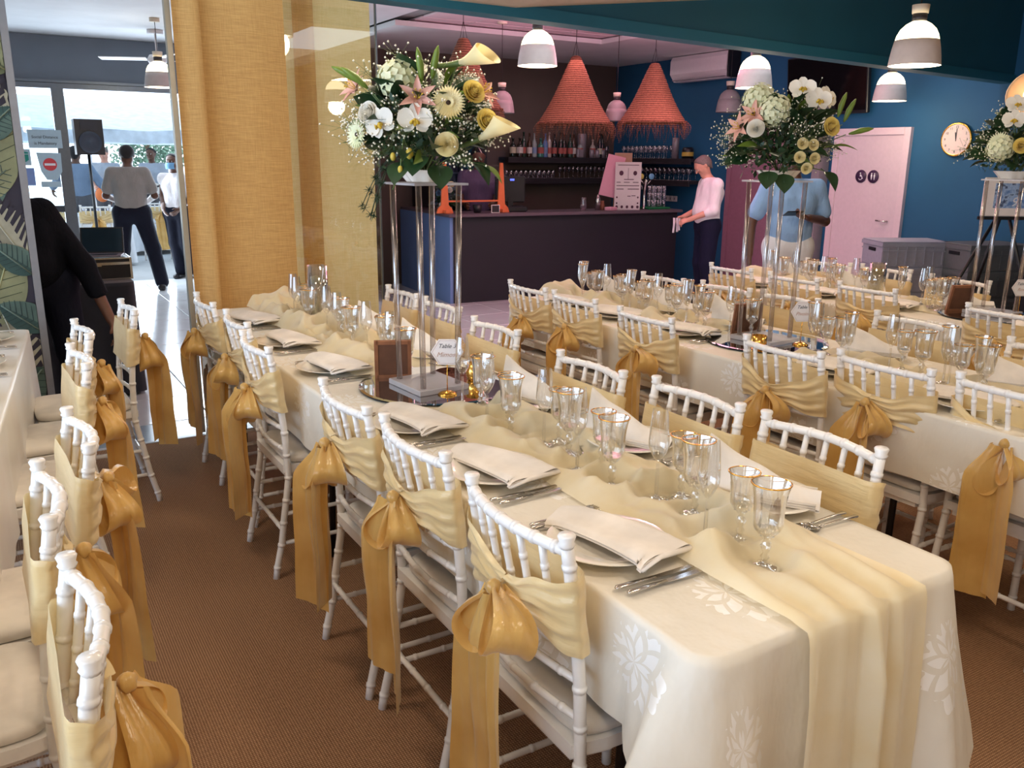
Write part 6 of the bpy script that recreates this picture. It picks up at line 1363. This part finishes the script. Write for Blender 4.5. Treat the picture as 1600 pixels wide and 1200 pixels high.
# orchid bud spray hanging over the front
e=empty('orchid_spray',(1.335,2.80,1.518),0,'drooping orchid spray with small yellow buds at the front of the first arrangement','flowers')
P=[CR*a+CF*c+Vector((0,0,b)) for a,b,c in((-.05,.15,.17),(-.055,.10,.20),(-.06,.05,.20),(-.075,.01,.19),(-.09,-.02,.18))]; MB().tube(P,.0022,6).build('stem',STEMM,e)
for a,b,c,s in((-.03,.095,.20,.016),(-.085,.085,.19,.012),(-.06,.045,.205,.011),(-.088,.015,.19,.009)): MB().sphere(CR*a+CF*c+Vector((0,0,b)),s,10,8,0,(.8,.8,1.15)).build('bud',BUDM,e)
bouquet((3.085,2.80,1.518),'white orchid, hydrangea and rose arrangement on the second acrylic stand',[
 ('orchid',.045,.385,.10,(-.2,.9,.3,0)),('orchid',.10,.335,.15,(.05,1,.15,0)),('orchid',.16,.35,.08,(.6,.8,.2,-.3)),('hydra',-.07,.29,.12,(-.2,.9,.3)),('hydra',-.12,.34,.04,(-.4,.6,.6)),('rose_y',.155,.225,.17,(.3,.95,.2)),('rose_w',-.155,.215,.15,(-.4,.9,.2)),
 ('lily',-.20,.22,.08,(-.8,.6,.2)),('lily',-.15,.27,.10,(-.6,.7,.4)),('rose_s',.03,.155,.21,(0,1,.1)),('rose_s',.075,.15,.21,(.2,1,.1)),('rose_s',.02,.10,.22,(-.1,1,-.05)),('rose_s',.085,.095,.21,(.2,1,0)),('rose_s',.055,.055,.21,(.05,1,-.2)),
 ('bud',.215,.27,.08,(.2,.1,.9)),('bud',.25,.25,.06,(.35,.1,.9)),('bud',.27,.20,.08,(1,.1,.25)),('leafb',-.03,.03,.18,(-.1,.8,-.7)),('leafb',-.09,.04,.17,(-.3,.8,-.6)),('leaf',.15,.04,.17,(.3,.9,-.5)),('leafl',.20,.15,.1,(.9,.4,.1))],2,.225,.37,100,74,False)
bouquet((4.78,2.70,1.518),'white orchid and pale rose arrangement on the farthest acrylic stand',[
 ('orchid',-.12,.30,.15,(-.5,.9,.2,0)),('orchid',-.09,.38,.10,(-.2,.9,.3,0)),('orchid',.0,.34,.14,(0,1,.2,0)),('orchid',.08,.36,.12,(.2,1,.2,0)),('gerb_w',-.17,.19,.13,(-.5,.8,.1)),('rose_y',-.09,.17,.19,(-.2,1,.1)),('rose_c',.14,.22,.17,(.3,1,.1)),('rose_s',.12,.13,.2,(.2,1,0)),('hydra',-.14,.16,.1,(-.7,.6,.2)),('leafb',0,.05,.18,(0,.9,-.6))],3,.22,.36,80,70,False)
# ---------------------------------------------------------------- people
J=people()
J=std(); J['pel']=V3(-.07,0,.90); J['wa']=V3(-.05,.03,1.02); J['chest']=V3(-.02,.05,1.14); J['neck']=V3(.04,.08,1.34); J['head']=V3(.12,.14,1.46); J['hd']=V3(.2,.7,-.7); J['hu']=V3(0,.7,.7); J['shR']=V3(.20,.06,1.26); J['shL']=V3(-.13,.04,1.29); J['elL']=V3(-.31,.10,.98); J['wrL']=V3(-.42,.16,.66); J['hdL']=V3(-.2,.2,-1); J['elR']=V3(.26,.1,1.0); J['wrR']=V3(.22,.2,.75)
J['hpR']=V3(.06,0,.88); J['hpL']=V3(-.16,0,.88); J['knR']=V3(.08,.04,.48); J['knL']=V3(-.20,.04,.48); J['anL']=V3(-.22,-.02,.08)
figure('person in black bending down behind the wallpapered panel, one arm reaching out',(.16,5.70,0),ang(-.06,-1),J,SK3,S_BLACK,T_BLACK,SHOE,HAIRD,sleeve=1.8,shirt_hem=-.14,h=.012,belly=.09)
outdoor_people()
# ---------------------------------------------------------------- DJ table and gear behind the panel
BCL=cloth_mat('black_cloth',(18,20,34),(26,28,44),.7,.3)
dj=tag(link('equipment_table',cloth(-.32,.32,0,.60,.78,.012,.012,9,BCL,'black_table_cover',.015),None,(.49,6.22,0),(0,0,.0)),'low equipment table under a black cloth behind the panel','table')
CASE=M_('black_case',(30,30,38),.4,.05)
e=empty('flight_case',(.665,6.50,.785),.0,'black flight case with silver aluminium edges under the laptop','case')
MB().bbox((0,0,.07),(.40,.32,.14),.004).build('body',CASE,e); MB().bbox((0,0,.165),(.40,.32,.05),.004).build('lid',CASE,e)
m=MB()
for s in(-1,1):
    for z in(.004,.138,.150,.190): m.box((0,s*.161,z),(.41,.008,.012)); m.box((s*.201,0,z),(.008,.33,.012))
    for q in(-1,1): m.box((s*.198,q*.158,.095),(.018,.018,.19))
m.build('metal_edging',STEEL,e); MB().box((-.06,-.168,.14),(.05,.01,.035)).build('latch',STEEL,e)
e.scale=(.78,.78,.74)
e=empty('laptop',(.655,6.50,.935),-.25,'open laptop with a reflective dark screen on the flight case','laptop')
MB().bbox((0,-.02,.008),(.38,.26,.014),.003).build('base',GREYM,e); e.scale=(.72,.72,.72); T2=Matrix.Translation((0,.11,.012))@Matrix.Rotation(-.30,4,'X')
m=MB(); m.bbox((0,0,.125),(.38,.010,.25),.003); m.v=[tuple(T2@Vector(p)) for p in m.v]; m.build('lid',BLK,e); m=MB(); m.box((0,-.006,.125),(.35,.001,.22)); m.v=[tuple(T2@Vector(p)) for p in m.v]; m.build('screen',M_('laptop_screen',(50,70,84),.06,.1,6,metal=.3),e)
m=MB(); m.box((0,-.05,.0155),(.30,.12,.002)); m.build('keyboard',BLK,e)
m=MB(); m.tube([(.42,6.34,.79),(.46,6.32,.86),(.50,6.33,.90),(.55,6.32,.86),(.54,6.30,.79)],.006,6); tag(m.build('audio_cable',CABLE,None),'black audio cable looping beside the flight case','cable')
tag(MB().bbox((0,0,.06),(.2,.26,.12),.01).build('mixer_unit',BLK,None,(.38,6.52,.785),(0,0,.0)),'dark mixer unit left of the flight case','mixer')
# ---------------------------------------------------------------- outside
struct(MB().box((4,19.5,-.03),(24,15.2,.06)).build('floor_patio',PAVE))
AWN=M_('awning_canvas',(196,212,226),.8,.03,tt=0) if False else cloth_mat('awning_canvas',(206,220,232),None,.8,.1,trans=.4)
e=empty('marquee_awning',(0,0,0),0,'white marquee canopy with hanging valance outside the patio doors','awning')
m=MB(); m.grid(lambda u,v:Vector((-1.5+9*u,13.2+.03*math.sin(u*60)+ .02*v,1.93-.17*v+.01*math.sin(u*60))),90,5); m.build('valance',AWN,e)
m=MB(); m.grid(lambda u,v:Vector((-1.5+9*u,13.2+.0+5.6*v,1.95+.9*math.sin(PI*v)*.6)),20,10); m.build('canopy',AWN,e)
m=MB(); m.grid(lambda u,v:Vector((-1.5+9*u,18.8+.03*math.sin(u*60),2.0-.2*v)),90,4); m.build('valance',AWN,e)
for x in(-1.4,1.9,4.9,7.3): m=MB(); m.tube([(x,18.8,0),(x,18.8,2.0)],.03,8); m.build('pole',FANW,e)
sp_=empty('loudspeaker',(1.25,12.55,1.60),.10,'black loudspeaker on a pole stand outside the patio doors','loudspeaker')
m=MB(); Mx=Matrix.Identity(4); m.prism([(-.165,-.16),(.165,-.16),(.13,.15),(-.13,.15)],0,.43); m.build('cabinet',BLK,sp_)
m=MB(); m.lathe([(.0005,.03),(.06,.0),(.125,.0),(.135,.012)],24,(0,-.165,.15),0,True,0,Matrix.Rotation(PI/2,3,'X')); m.build('woofer',M_('woofer',(50,52,62),.5,.05),sp_); MB().box((0,-.163,.36),(.2,.01,.12)).build('horn',CASE,sp_); MB().box((0,-.172,.15),(.03,.004,.012)).build('badge',WHT,sp_)
e=empty('speaker_stand',(1.25,12.55,0),0,'black tripod stand under the outdoor loudspeaker','stand'); MB().tube([(0,0,.05),(0,0,1.60)],.018,8).build('pole',BLK,e)
for k in range(3): a=2*PI*k/3+.5; MB().tube([(0,0,.55),(.42*math.cos(a),.42*math.sin(a),.01)],.012,6).build('leg',BLK,e)
OCL=shirtm('outdoor_white_cloth',(238,240,244),.3)
for i,(x,y,L) in enumerate(((1.1,14.0,1.6),(2.7,15.4,1.8),(.2,16.8,1.8))):
    c=link('outdoor_table',cloth(-.75,.75,0,L*.6,.74,.06,.06,20+i,OCL,'outdoor_cloth'),None,(x,y,0),(0,0,.1*i)); tag(c,['white-clothed table just outside behind the loudspeaker','white-clothed table outside behind the man in beige','farthest white-clothed table outside at the left'][i],'table')
    for k in range(8): tag(link('outdoor_glass',TB,None,(x-.6+.16*k,y+.25+.1*(k%3),.745)),'drinking glass, %s of the row on the %s outdoor table'%(['first','second','third','fourth','fifth','sixth','seventh','eighth'][k],['nearest','middle','left'][i]),'glass','glasses on the outdoor tables')
for i,(x,y,rz) in enumerate(((2.30,14.2,PI/2),(2.95,14.6,PI/2+.2),(.75,13.45,PI/2),(1.35,13.5,PI/2-.1),(.2,15.9,PI/2))): make_chair(x,y,rz,['white bamboo chair outside between the man in beige and the curtain','white bamboo chair outside nearest the curtain edge','white bamboo chair outside left of the loudspeaker','white bamboo chair outside behind the loudspeaker pole','white bamboo chair farthest outside at the left'][i],i,'chairs outside')
# tree beyond
e=empty('garden_tree',(3.4,21.5,0),0,'green leafy tree beyond the marquee','tree'); MB().tube([(0,0,0),(.05,0,1.0),(-.05,.1,2.2)],[.12,.09,.05],8).build('trunk',M_('bark',(110,92,78),.9,.2),e)
m=MB(); rg=random.Random(4)
for i in range(1500):
    d=Vector((rg.gauss(0,1),rg.gauss(0,1),rg.gauss(0,1))).normalized()*rg.uniform(.3,1); c=Vector((d.x*1.0,d.y*1.0,1.75+d.z*.7)); t=Vector((rg.gauss(0,1),rg.gauss(0,1),rg.gauss(0,1))).normalized(); t2=t.orthogonal().normalized(); m.add([c,c+t*.06+t2*.03,c+t*.13,c+t*.06-t2*.03],[(0,1,2,3)])
o=m.build('crown',M_('tree_leaves',(96,130,112),.6,.2),e); o['kind']='stuff'
